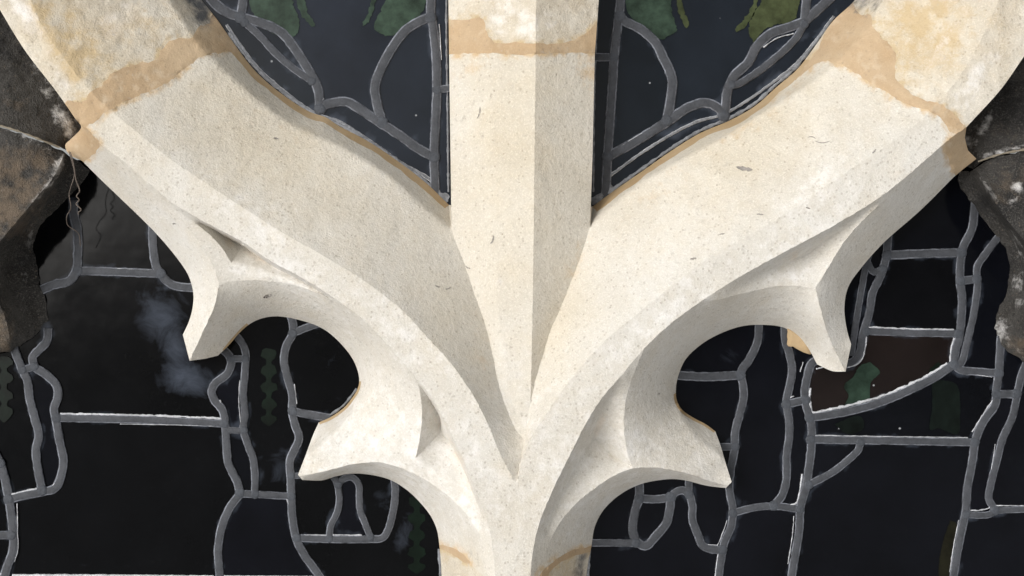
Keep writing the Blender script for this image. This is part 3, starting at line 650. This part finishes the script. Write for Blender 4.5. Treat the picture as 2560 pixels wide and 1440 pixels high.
def blob(name, c, r, mat, parent, d=GL-.0017, h=.0006, seed=0):
    verts, faces = [P(c[0], c[1], d - h)], []; n = 12
    for k, (s, hh) in enumerate(((.55, .85), (.9, .4), (1.02, -.8))):
        for i in range(n):
            a = 2*math.pi*i/n; rr = r*s*(1+.16*noise.noise(Vector((math.cos(a)*1.3+c[0], math.sin(a)*1.3+c[1], seed))))
            verts.append(P(c[0]+math.cos(a)*rr, c[1]+math.sin(a)*rr, d - h*hh))
    for i in range(n): faces.append((0, 1+(i+1)%n, 1+i))
    for k in range(2):
        for i in range(n):
            j = (i+1)%n; faces.append((1+k*n+i, 1+k*n+j, 1+(k+1)*n+j, 1+(k+1)*n+i))
    nn = (verts[faces[0][1]]-verts[0]).cross(verts[faces[0][2]]-verts[0])
    if nn.y > 0: faces = [tuple(reversed(f)) for f in faces]
    return mesh_obj(name, verts, faces, mat, parent)

DUST_REFL = {'UL': [(780,150,160,120,0,.20),(1060,110,30,30,0,.3),(1050,350,14,50,-25,.45),(700,110,60,40,30,.2)], 'UR': [(1720,150,140,120,0,.18),(1960,110,50,20,-25,.4),(2010,90,40,14,-30,.6),(1590,80,30,15,30,.35)],
        'LL': [(400,790,75,95,-25,.62),(440,870,48,80,-25,.72),(470,950,80,52,10,.78),(720,1180,60,90,0,.50),(690,1080,40,40,0,.2),(960,1240,45,60,0,.45),(1010,1330,35,70,15,.50),(300,740,160,80,0,.15),(820,900,60,70,0,.30),(860,1330,60,30,0,.3),(280,1420,300,30,0,.28),(860,1420,120,40,0,.2),(440,690,30,20,40,.35),(270,600,80,60,0,.2),(840,1000,30,40,0,.35),(60,900,40,40,0,.3)],  # the wide bottom blobs paint a bluish reflection into the glass colour
        'LR': [(1800,900,80,40,0,.35),(1720,940,40,30,0,.4),(2370,620,50,30,0,.25),(2280,760,80,60,0,.12),(1780,1330,30,60,0,.25),(2200,1420,280,25,0,.18),(2040,900,30,40,0,.3),(2500,700,20,60,0,.2)]}
def window(key, label, poly_, cames, mats, loc, putty=(), extra_nodes=()):
    root = thing('leaded_window', label, 'leaded window', P(*loc, GL), 'leaded lights behind the tracery')
    pl = np.array(poly_, float)
    V, E = [], []
    def add(a, closed=False):
        b = len(V); V.extend([Vector((float(q[0]), float(q[1]))) for q in a]); n = len(a)
        E.extend([(b+i, b+(i+1) % n) for i in range(n - (0 if closed else 1))])
    add(pl, True)
    for pts, wd in cames:
        a = spline(pts, 10)[:, :2]
        # lengthen both ends a little so that they cut the neighbouring came
        e0 = a[0] - (a[1]-a[0]) / (np.linalg.norm(a[1]-a[0])+1e-9) * 9; e1 = a[-1] + (a[-1]-a[-2]) / (np.linalg.norm(a[-1]-a[-2])+1e-9) * 9
        add(np.concatenate([[e0], a, [e1]]))
    # grid points let the map of dust and painted reflection vary across a piece
    x0, y0 = pl.min(0); x1, y1 = pl.max(0)
    gx, gy = np.meshgrid(np.arange(x0+11, x1, 16), np.arange(y0+9, y1, 16)); gx = gx.ravel()+.37; gy = gy.ravel()+.53
    m = inside(pl, gx, gy); V.extend([Vector((a, b)) for a, b in zip(gx[m], gy[m])])
    rv, re, rf, ov, oe, of = delaunay_2d_cdt(V, E, [], 0, 1e-3, True)
    con = {tuple(sorted(e)) for e, o in zip(re, oe) if o}
    Xg = np.array([v[:] for v in rv]); tg = [tuple(f) for f in rf if len(f) == 3]
    cg = np.array([Xg[list(f)].mean(0) for f in tg]); ins = inside(pl, cg[:, 0], cg[:, 1]); tg = [f for f, k in zip(tg, ins) if k]
    e2f = {}
    for i, f in enumerate(tg):
        for a, b in ((f[0], f[1]), (f[1], f[2]), (f[2], f[0])): e2f.setdefault(tuple(sorted((a, b))), []).append(i)
    comp = [-1]*len(tg); nc = 0
    for s in range(len(tg)):
        if comp[s] >= 0: continue
        st = [s]; comp[s] = nc
        while st:
            i = st.pop(); f = tg[i]
            for a, b in ((f[0], f[1]), (f[1], f[2]), (f[2], f[0])):
                k = tuple(sorted((a, b)))
                if k in con: continue
                for j in e2f[k]:
                    if comp[j] < 0: comp[j] = nc; st.append(j)
        nc += 1
    rng = random.Random(key)
    camepts = np.concatenate([spline(p_, 12)[:, :2] for p_, _ in cames])
    for c in range(nc):
        fs = [f for f, q in zip(tg, comp) if q == c]
        ar = sum(abs((Xg[f[1]][0]-Xg[f[0]][0])*(Xg[f[2]][1]-Xg[f[0]][1])-(Xg[f[1]][1]-Xg[f[0]][1])*(Xg[f[2]][0]-Xg[f[0]][0]))/2 for f in fs)
        ids = sorted({v for f in fs for v in f}); rm = {v: i for i, v in enumerate(ids)}
        cc = Xg[ids].mean(0); ax, ay = rng.uniform(-.012, .012), rng.uniform(-.012, .012)
        vv = [P(Xg[v][0], Xg[v][1], GL + .0008 + ((Xg[v][0]-cc[0])*ax + (Xg[v][1]-cc[1])*ay) * K * .5) for v in ids]
        nF = len(ids)
        top = [(rm[a], rm[b], rm[c_]) for a, b, c_ in fs]
        nn = (vv[top[0][1]]-vv[top[0][0]]).cross(vv[top[0][2]]-vv[top[0][0]])
        if nn.y > 0: top = [(a, c_, b) for a, b, c_ in top]
        # give the piece a real thickness
        cnt = {}
        for f in top:
            for a, b in ((f[0], f[1]), (f[1], f[2]), (f[2], f[0])): cnt[(a, b)] = 1
        rim = [(a, b) for a, b in cnt if (b, a) not in cnt]
        vv2 = vv + [v + Vector((0, .003, 0)) for v in vv]
        faces = top + [tuple(nF + q for q in reversed(f)) for f in top] + [(b, a, a+nF, b+nF) for a, b in rim]
        dx = np.array([Xg[v][0] for v in ids]); dy = np.array([Xg[v][1] for v in ids])
        du = blobs(DUST_REFL[key], dx, dy)
        dl = np.full(len(dx), 1e9)
        for q_ in camepts: dl = np.minimum(dl, np.hypot(dx-q_[0], dy-q_[1]))
        du = np.maximum(du, np.exp(-(dl/20)**2) * np.clip(.36 + 1.5*fnoise(dx, dy, 70, 6.0), 0, .75)); st_ = np.stack([du, du*0, du*0, du*0+1], 1); st_ = np.concatenate([st_, st_])
        mt = mats(cc, ar, rng)
        mesh_obj('glass_piece', vv2, faces, mt, root, smooth=False, stain=st_)
    for i, (pts, wd) in enumerate(cames): ribbon('lead_came', pts, wd, M_LEAD if wd > 11 else M_CEMENT, root, h=.0019 if wd > 11 else .0008, jit=.05 if wd > 11 else .18, seed=i)
    # solder at the joints: came ends that touch another came
    done = []
    dens = [spline(p_, 5)[:, :2] for p_, _ in cames]
    for i, (pts, wd) in enumerate(cames):
        if wd <= 11: continue
        for e in (pts[0], pts[-1]):
            best = 1e9
            for j, dn in enumerate(dens):
                if j == i or cames[j][1] <= 11: continue
                best = min(best, np.min(np.hypot(dn[:, 0]-e[0], dn[:, 1]-e[1])))
            if best < 14 and all(math.hypot(e[0]-q[0], e[1]-q[1]) > 18 for q in done):
                done.append(e); blob('solder_joint', e, wd*.54, M_SOLDER, root, seed=i)
    for pts, wd in putty: ribbon('putty_line', pts, wd, M_PUTTY, root, h=.0016, jit=.45 if wd < 9 else .1, step=4, flat=True)
    return root

W_ = 28
UL_c = [([(470,-140),(500,-60),(530,0),(566,30),(600,42)],30),([(606,-140),(608,0),(601,42)],W_),([(601,42),(655,58),(703,81),(738,123),(763,162),(784,197),(797,232),(799,272)],W_),([(612,56),(650,90),(686,130),(735,172),(780,202)],22),
        ([(799,280),(808,265),(835,257),(865,254),(900,273),(943,302),(999,338),(1048,373),(1085,392)],W_),([(1080,-140),(1077,0),(1077,39),(1083,70),(1090,141),(1092,225),(1088,316),(1085,387),(1087,462),(1090,520)],27),
        ([(1077,45),(1058,49),(1016,74),(985,112),(950,176),(937,218),(942,257),(955,306)],W_),([(566,62),(600,112),(645,170),(705,224),(790,284),(850,305),(930,356),(1000,405),(1078,452),(1100,485)],9),([(1092,225),(1135,218)],22)]
UR_c = [([(1554,-140),(1551,0),(1547,42),(1537,123),(1530,229),(1524,316),(1519,387),(1516,455),(1512,520)],27),([(1549,40),(1560,52),(1597,70),(1635,102),(1660,148),(1680,197),(1677,246),(1667,301)],W_),
        ([(1519,392),(1586,355),(1667,305),(1700,281),(1730,264),(1765,257),(1795,270),(1810,290)],W_),([(1812,285),(1815,262),(1818,229),(1836,190),(1871,155),(1892,116),(1927,84),(1976,67),(2012,52),(2040,28),(2085,-15),(2180,-140)],W_),
        ([(1830,212),(1845,210),(1899,176),(1959,127),(1990,95),(2010,60)],22),([(2012,52),(2016,0),(2022,-140)],W_),([(1480,143),(1534,143)],24),([(1524,440),(1600,385),(1680,335),(1740,305),(1812,284),(1906,225),(1994,155),(2040,100),(2085,40)],8)]
LL_c = [([(183,500),(184,534),(193,573),(194,640),(190,678),(172,703),(141,710),(109,722),(80,740)],27),([(194,677),(300,680),(402,684)],25),([(381,560),(382,610),(390,664),(409,694),(436,714),(500,720)],25),
        ([(30,850),(40,885),(56,925),(68,950),(74,997),(88,1050),(97,1089),(90,1122),(93,1163),(105,1226)],25),([(120,820),(117,852),(100,872),(82,892),(86,916),(115,936),(141,964),(145,990),(135,1022),(141,1056),(149,1103),(158,1149),(155,1180),(138,1220),(105,1230),(63,1238),(21,1248)],25),
        ([(56,925),(86,916)],22),([(-20,1120),(0,1159),(14,1205),(22,1250),(31,1314),(33,1374),(20,1412),(10,1445),(5,1560)],26),([(-120,1338),(28,1338)],24),([(141,1045),(340,1049),(561,1059)],23),([(-200,1160),(-60,1170),(0,1159)],24),
        ([(556,872),(573,890),(578,908),(567,935),(540,957),(529,976),(536,1000),(556,1026),(563,1062),(566,1110),(571,1159),(593,1205),(600,1232)],24),([(600,1236),(575,1268),(555,1315),(545,1374),(549,1440),(550,1560)],24),
        ([(585,835),(604,856),(614,880),(612,930),(608,987),(612,1029),(608,1075),(619,1110),(632,1145),(637,1187),(637,1236)],22),([(578,897),(613,897)],20),([(566,1076),(609,1076)],20),
        ([(722,780),(732,806),(731,835),(716,864),(710,900),(719,945),(730,985),(731,1032),(738,1064),(748,1095),(736,1124),(725,1152),(727,1201),(728,1243),(731,1293),(741,1347),(763,1391),(798,1440),(850,1560)],24),([(732,833),(758,822),(800,808)],22),
        ([(600,1234),(660,1237),(728,1241)],22),([(731,1028),(770,1036),(830,1046)],24),([(742,1345),(830,1348),(920,1348),(957,1344),(971,1322),(981,1286),(988,1240),(984,1180)],22),([(832,1190),(843,1210),(848,1250),(843,1280),(827,1314),(823,1346)],20),
        ([(845,1212),(858,1198),(880,1194),(896,1210),(898,1240),(900,1275),(912,1307),(926,1343)],20),([(728,1190),(770,1188)],18)]
LR_c = [([(2440,490),(2436,525),(2430,573),(2409,615),(2402,650),(2400,700),(2405,749),(2399,837),(2388,880),(2386,912)],25),([(2510,575),(2490,600),(2467,630),(2443,668),(2444,714),(2434,784),(2418,854),(2404,905),(2388,922)],22),([(2402,703),(2442,697)],24),
        ([(2218,638),(2310,634),(2403,632)],26),([(2222,570),(2218,620),(2214,650),(2200,693),(2182,731),(2173,784),(2157,837),(2150,880),(2132,905),(2105,912)],24),([(2170,640),(2160,690),(2150,745),(2138,820),(2128,890)],20),([(2166,650),(2184,680),(2208,672)],20),
        ([(2166,828),(2270,832),(2396,834)],22),([(2386,910),(2330,947),(2293,966),(2205,1004),(2135,1025),(2080,1036),(2024,1044)],25),([(2386,912),(2400,924),(2440,929),(2497,933)],24),
        ([(2503,840),(2500,880),(2497,932),(2491,975),(2488,1010),(2458,1054),(2439,1100),(2430,1159),(2418,1222),(2415,1271),(2410,1300),(2400,1345),(2384,1440),(2370,1560)],25),([(2580,880),(2555,934),(2541,997),(2530,1045),(2507,1095),(2490,1159),(2476,1215),(2472,1246),(2488,1276)],23),
        ([(2491,985),(2541,985)],24),([(2415,1287),(2470,1287),(2490,1278),(2540,1274),(2700,1272)],20),([(2026,1099),(2230,1102),(2437,1106)],23),([(2152,1104),(2145,1125),(2120,1150),(2082,1180),(2022,1212)],22),
        ([(2116,908),(2096,898),(2060,896),(2030,908),(2020,935),(2012,976),(2015,1011),(2028,1057),(2029,1103),(2023,1163),(2015,1215),(2001,1268),(1998,1321),(1990,1374),(1979,1440),(1970,1560)],25),
        ([(1962,800),(1963,850),(1975,890),(1980,925),(1974,965),(1966,1004),(1973,1054),(1973,1089),(1966,1145),(1966,1200),(1955,1238),(1934,1264)],24),([(1966,1010),(2014,1000)],24),([(1832,1283),(1880,1270),(1934,1265),(2000,1273)],22),
        ([(1898,790),(1893,855),(1872,900),(1853,930),(1858,965),(1859,995),(1849,1036),(1838,1080),(1836,1127),(1826,1180),(1823,1222),(1832,1272),(1828,1314),(1811,1356),(1804,1390),(1797,1440),(1790,1560)],24),([(1690,938),(1760,942),(1850,938)],26),([(1785,1117),(1838,1117)],22),
        ([(1597,1195),(1598,1240),(1586,1286),(1582,1328),(1592,1354),(1614,1365),(1638,1342),(1666,1307),(1675,1268),(1676,1243)],26),([(1599,1246),(1640,1248),(1676,1244)],24),([(1465,1357),(1530,1357),(1590,1358)],22),
        ([(1676,1243),(1690,1230),(1708,1226),(1724,1238),(1731,1268),(1731,1298),(1745,1338),(1757,1364),(1778,1373),(1806,1374)],24),([(1722,1190),(1722,1236)],22)]
def mats_up(c, a, r): return G_BLUE
def mats_low(c, a, r):
    if a < 90000 and 2040 < c[0] < 2400 and 840 < c[1] < 962: return G_OLIVE
    return G_BROWN if a > 30000 and r.random() < .6 else G_BLACK
window('UL', 'dark blue leaded light with green leaf painting, left of the central mullion', [(330,-140),(1160,-140),(1160,550),(1110,520),(980,420),(840,335),(700,260),(600,160),(520,60)], UL_c, mats_up, (800, 200),
       putty=[([(619,66),(655,100),(686,140)],3),([(1076,70),(1083,160),(1083,300)],3),([(1098,60),(1104,150)],3),([(1000,345),(1050,383)],3),([(800,260),(809,246)],3)])
window('UR', 'dark blue leaded light with olive leaf painting, right of the central mullion', [(1455,-140),(2320,-140),(2230,-40),(2120,70),(2040,160),(1950,240),(1850,310),(1700,385),(1600,455),(1490,530),(1455,560)], UR_c, mats_up, (1750, 200),
       putty=[([(1530,380),(1586,344),(1650,307)],3),([(1908,118),(1945,94),(1985,84)],4),([(1505,150),(1532,150)],3)])
window('LL', 'black leaded light with winding lead cames and dusty patches, lower left below the arm', [(-260,400),(250,400),(420,505),(600,640),(900,800),(1010,900),(1110,1150),(1150,1350),(1150,1560),(-260,1560)], LL_c, mats_low, (500, 1100),
       putty=[([(150,1034),(350,1038),(556,1046)],6),([(28,1236),(65,1227),(93,1222)],5),([(2,1170),(14,1215),(24,1240)],4),([(550,1000),(553,1040)],5),([(114,1222),(132,1214),(146,1190)],4),([(560,1066),(470,1063),(300,1060)],2.5),
              ([(760,1337),(820,1338)],3),([(832,1337),(905,1338)],4),([(600,950),(597,1000),(602,1060)],3),([(736,960),(742,1010)],3),([(30,1440),(200,1440),(535,1443)],12),([(560,1442),(700,1443),(785,1444)],10),([(202,671),(300,672),(372,675)],3),([(715,1240),(726,1280),(733,1345)],3),([(43,1258),(44,1330),(45,1374),(36,1405)],3),([(0,1436),(12,1432)],8)])
window('LR', 'black leaded light with many cames and a green drapery figure, lower right below the arm', [(2820,380),(2420,385),(2260,470),(2000,610),(1720,780),(1560,930),(1440,1120),(1400,1350),(1400,1560),(2820,1560)], LR_c, mats_low, (2100, 1150),
       putty=[([(2026,970),(2024,1000),(2030,1030),(2060,1026),(2135,1010),(2205,990),(2293,952),(2340,926),(2368,908)],8),([(2040,922),(2080,912),(2120,917),(2150,905),(2163,870),(2166,842)],5),([(2172,818),(2280,822),(2385,824)],5),
              ([(2375,905),(2378,870),(2386,845)],5),([(2034,1088),(2200,1091),(2420,1094)],3),([(2482,1000),(2458,1035),(2430,1080)],4),([(2005,1185),(1998,1235),(1990,1258),(1950,1264)],5),([(2426,1276),(2460,1274),(2474,1268),(2470,1250)],4),([(2488,1264),(2560,1264)],3),
              ([(2397,1300),(2385,1360),(2374,1430)],3),([(1985,1290),(1982,1330),(1970,1410)],3),([(1818,1300),(1800,1350),(1793,1365)],3),([(1770,1362),(1793,1362)],3),([(2485,945),(2490,980)],3),([(2488,1160),(2478,1185),(2488,1110)],2.5),([(1795,1385),(1788,1440)],4),([(2392,918),(2412,930),(2480,943)],3),([(2000,930),(2008,905)],3),([(1960,1000),(1985,990)],4)])

# ------------------------------------------------------------------ painted shapes fired on the glass
wins = [o for o in bpy.data.objects if o.name.startswith('leaded_window')]
wUL, wUR, wLL, wLR = wins[0], wins[1], wins[2], wins[3]
def patch(outline, mat, root, seed=1, jit=3.0, name='painted_leaf', lift=0.0):
    a = rough(outline, jit, 5, seed=seed)[:, :2]; n = len(a)
    if sum(a[i][0]*a[(i+1)%n][1]-a[(i+1)%n][0]*a[i][1] for i in range(n)) > 0: a = a[::-1]
    verts = [P(x, y, GL - .00006 - lift) for x, y in a] + [P(x, y, GL + .0012) for x, y in a]
    faces = [tuple(range(n)), tuple(reversed(range(n, 2*n)))] + [(i, n+i, n+(i+1) % n, (i+1) % n) for i in range(n)]
    if (verts[1]-verts[0]).cross(verts[n//3]-verts[0]).y > 0 and False: faces = [tuple(reversed(f)) for f in faces]
    return mesh_obj(name, verts, faces, mat, root, smooth=False)
patch([(625,-60),(622,0),(640,45),(675,80),(715,92),(742,85),(748,50),(735,20),(720,-60)], M_GREEN, wUL, 1)
patch([(738,-60),(742,0),(756,40),(785,68),(788,60),(770,30),(762,0),(755,-60)], M_GREEN, wUL, 2)
patch([(938,-60),(928,0),(918,40),(905,64),(915,62),(930,35),(940,0),(948,-60)], M_GREEN, wUL, 3)
patch([(965,-60),(962,0),(945,40),(935,62),(945,82),(985,88),(1010,70),(1040,48),(1060,20),(1064,-60)], M_GREEN, wUL, 4)
patch([(1566,-60),(1566,20),(1590,55),(1625,75),(1650,98),(1672,90),(1692,75),(1680,30),(1670,-60)], M_GREEN, wUR, 5)
patch([(1683,-60),(1690,0),(1700,40),(1715,68),(1722,60),(1708,20),(1700,-60)], M_LIME, wUR, 6)
patch([(1880,-60),(1885,0),(1870,35),(1838,75),(1845,80),(1868,60),(1888,25),(1900,-60)], M_LIME, wUR, 7)
patch([(1915,-60),(1905,0),(1878,45),(1872,80),(1884,105),(1905,80),(1935,62),(1985,50),(1992,-60)], M_LIME, wUR, 8)
def leafstem(x, y0, y1, w_, mat, root, seed):
    rng = random.Random(seed); L_, Rr = [], []; y = y0
    while y < y1 - 48:
        for dy, k in ((0, .38), (5, .85), (12, .98), (20, 1.0), (25, .72), (28, .40), (36, .30)):
            L_.append((x-w_*k*rng.uniform(.85, 1.1), y+dy)); Rr.append((x+w_*k*rng.uniform(.85, 1.1), y+dy+rng.uniform(-2, 3)))
        y += 42
    for t_, k in ((0, .4), (.15, .95), (.4, 1.0), (.7, .6), (.95, .12)):
        L_.append((x-w_*k, y+(y1-y)*t_)); Rr.append((x+w_*k, y+(y1-y)*t_))
    a = np.array(L_ + Rr[::-1]); n = len(a)
    if sum(a[i][0]*a[(i+1)%n][1]-a[(i+1)%n][0]*a[i][1] for i in range(n)) > 0: a = a[::-1]
    verts = [P(p, q, GL - .00006) for p, q in a] + [P(p, q, GL + .0012) for p, q in a]
    faces = [tuple(range(n)), tuple(reversed(range(n, 2*n)))] + [(i, n+i, n+(i+1) % n, (i+1) % n) for i in range(n)]
    mesh_obj('painted_leaf', verts, faces, mat, root, smooth=False)
leafstem(672, 870, 1066, 20, M_DGREEN, wLL, 11); leafstem(10, 890, 1058, 22, M_DGREEN, wLL, 12); leafstem(1042, 1240, 1435, 22, M_DGREEN, wLL, 13)
patch([(2175,905),(2200,930),(2178,955),(2172,1000),(2160,1008),(2112,1016),(2122,990),(2110,965),(2135,940),(2150,915)], M_EMER, wLR, 14, 1, 'painted_drapery')
patch([(2345,905),(2370,925),(2340,940),(2322,930)], M_DGREEN, wLR, 15, 1, 'painted_drapery')
patch([(2330,950),(2390,960),(2400,1040),(2395,1085),(2370,1080),(2345,1070),(2325,1075),(2330,1020)], M_FAINT, wLR, 16, 1, 'painted_drapery')
patch([(2085,1060),(2150,1040),(2160,1070),(2120,1085)], M_FAINT, wLR, 17, 1, 'painted_drapery')
for i, y in enumerate(range(1300, 1440, 17)):
    patch([(2425,y),(2440+60+8*(i%3),y+1),(2495+6*(i%2),y+8),(2422,y+8)], M_OCHRE, wLR, 20+i, .8, 'painted_hatching')
patch([(2375,1300),(2392,1310),(2372,1440),(2350,1450),(2352,1380)], M_OCHRE, wLR, 40, 1, 'painted_hatching')

# ------------------------------------------------------------------ cement smears, crack mortar, wires
def strip_thing(name, pts, wd, d, mat, label, cat, h=.002, jit=.5, seed=0):
    a = pts; o = None
    sp = spline([(q[0], q[1], q[2] if len(q) > 2 else d) for q in a], 5)
    t = np.gradient(sp[:, :2], axis=0); t /= np.linalg.norm(t, axis=1)[:, None]+1e-9; n_ = np.stack([-t[:, 1], t[:, 0]], 1)
    prof = [(-1, -.6), (-.7, .6), (0, 1), (.7, .6), (1, -.6)]; verts, faces = [], []; m = 5
    for i, q in enumerate(sp):
        ww = wd/2*(1+jit*noise.fractal(Vector((q[0]/16, q[1]/16, seed)), 1, 2, 3)*2)
        for u, v in prof: s = q[:2]+n_[i]*u*ww; verts.append(P(s[0], s[1], q[2]-h*v))
    for i in range(len(sp)-1):
        for j in range(m-1): faces.append((i*m+j, i*m+j+1, (i+1)*m+j+1, (i+1)*m+j))
    faces += [tuple(range(m)), tuple((len(sp)-1)*m+m-1-j for j in range(m))]
    nn = (verts[faces[1][1]]-verts[faces[1][0]]).cross(verts[faces[1][2]]-verts[faces[1][0]])
    if nn.y > 0: faces = [tuple(reversed(f)) for f in faces]
    return tag(mesh_obj(name, verts, faces, mat), label, cat)
M_PALE = stone_mat('pale_crack_filler', (0.19, 0.165, 0.125), (0.28, 0.25, 0.20), grain=1, bump=.8)
strip_thing('joint_filler', [(-200,257,.028),(0,314,.034),(60,333,.038),(105,351,.044),(150,369,.053)], 4.5, .04, M_PALE, 'thin pale filler in the crack between the two dark stones at the left', 'joint filler')
strip_thing('joint_filler', [(2445,404,.066),(2500,386,.054),(2560,374,.044),(2700,346,.036)], 5, .05, M_PALE, 'thin pale filler in the crack between the two dark stones at the right', 'joint filler')
def cement(label, ed, seed, wd): strip_thing('glazing_cement', [(x, y, GL-.001) for x, y in ed], wd, GL, M_CEMENT, label, 'glazing cement', h=.0007, jit=.38, seed=seed)
cement('grey cement smear along the upper left light beside the ochre pointing', [(572,80),(600,122),(655,184),(710,232),(790,287),(835,305),(915,348),(995,402),(1066,456),(1118,506)], 3, 9)
cement('grey cement smear along the upper right light beside the ochre pointing', [(1490,508),(1535,472),(1604,423),(1672,375),(1746,329),(1826,294),(1886,259),(1938,213),(1990,168),(2036,108),(2075,56)], 5, 8)
cement('crumbly grey cement in the corner of the upper left light at the mullion', [(1084,470),(1100,488),(1120,500)], 7, 18)
cement('crumbly grey cement in the corner of the upper right light at the mullion', [(1478,505),(1505,492),(1535,470)], 8, 20)
cement('grey cement line along the mullion on the left', [(1117,-100),(1116,60),(1119,300),(1121,480)], 9, 5)
cement('grey cement line along the mullion on the right', [(1497,-60),(1492,60),(1486,220),(1483,480)], 10, 5)
cement('grey cement edge above the lower left cusp', [(892,972),(880,988),(858,1014),(824,1038),(800,1050)], 11, 6)
cement('grey cement line beside the mullion foot on the right', [(1474,1360),(1471,1400),(1468,1470)], 12, 9)
cement('grey cement line beside the mullion foot on the left', [(1098,1372),(1100,1410),(1102,1470)], 13, 7)

def wire(pts, r, label):
    sp = spline(pts, 3); verts, faces = [], []; n = 6
    P3 = [P(*q) for q in sp]
    for i, q in enumerate(P3):
        t = (P3[min(i+1, len(P3)-1)] - P3[max(i-1, 0)]).normalized(); u = t.cross(Vector((0, 1, 0))).normalized(); v = t.cross(u)
        for k in range(n): a = 2*math.pi*k/n; verts.append(q + (u*math.cos(a)+v*math.sin(a))*r)
    for i in range(len(P3)-1):
        for k in range(n): faces.append((i*n+k, i*n+(k+1)%n, (i+1)*n+(k+1)%n, (i+1)*n+k))
    faces += [tuple(range(n)), tuple(reversed([(len(P3)-1)*n+k for k in range(n)]))]
    return tag(mesh_obj('wire', verts, faces, M_WIRE), label, 'wire', 'thin wires hanging from the mortar corner')
wire([(172,378,.045),(180,405,.046),(186,435,.05),(173,485,.05),(177,520,.052),(167,541,.056),(169,562,.062),(196,584,.07),(201,615,.08)], .0005, 'long thin rusty wire bending down to the lead came')
wire([(176,380,.045),(184,410,.046),(190,450,.05),(199,478,.051),(191,490,.052),(198,500,.052),(190,510,.052),(199,519,.052),(203,525,.052),(195,532,.052),(197,536,.052)], .0006, 'short pale wire with a crinkled end hanging in front of the black glass')

# shell fragments set in the face of the block
tree_pts = X
def depth_at(x, y):
    k = np.argsort((X[:, 0]-x)**2 + (X[:, 1]-y)**2)[:3]; return float(dep[k].mean())
def fleck(c, l, w_, ang, mat, curve=0.0):
    n = 8; ca, sa_ = math.cos(R(ang)), math.sin(R(ang)); up, lo = [], []
    for i in range(n+1):
        u = -1 + 2*i/n; th = w_/2*math.sqrt(max(0, 1-u*u))*(1+.25*math.sin(i*2.1+c[0])) + .4; off = curve*(1-u*u)
        for lst, s in ((up, 1), (lo, -1)):
            a, b = u*l/2, off+s*th; lst.append((c[0]+a*ca-b*sa_, c[1]+a*sa_+b*ca))
    pts = up + lo[::-1]
    verts = [P(x, y, depth_at(x, y) - .00045) for x, y in pts] + [P(x, y, depth_at(x, y) + .002) for x, y in pts]; m = len(pts)
    faces = []
    for i in range(n): faces.append((i, i+1, m-2-i, m-1-i))
    nn = (verts[faces[3][1]]-verts[faces[3][0]]).cross(verts[faces[3][2]]-verts[faces[3][0]])
    if nn.y > 0: faces = [tuple(reversed(f)) for f in faces]
    for i in range(m): faces.append((i, (i+1) % m, m+(i+1) % m, m+i))
    mesh_obj('shell_fragment', verts, faces, mat, blk)
M_SHELL = stone_mat('grey_shell', (0.27, 0.25, 0.23), (0.36, 0.34, 0.31), grain=.6, bump=.5)
for c, l, w_, a, cu in (((1861,421),42,9,10,1),((1733,647),16,5,-10,0),((1228,600),26,3,-65,4),((2020,520),12,3,20,0),((1196,282),30,2.5,-75,3),((2185,378),14,3,-50,1),((2030,345),20,2.0,10,-3),((2056,352),38,1.8,0,5),((1095,715),16,2.5,20,2),((1120,720),14,2,-20,2),((1170,668),14,2.5,30,2),((668,740),22,6,-20,1),
                        ((1648,985),10,3,-40,0),((435,560),8,3,0,0),((690,346),12,4,10,0),((1805,585),14,2.5,-10,0),((1900,536),18,3,5,0)):
    fleck(c, l, w_, a, M_SHELL, cu)
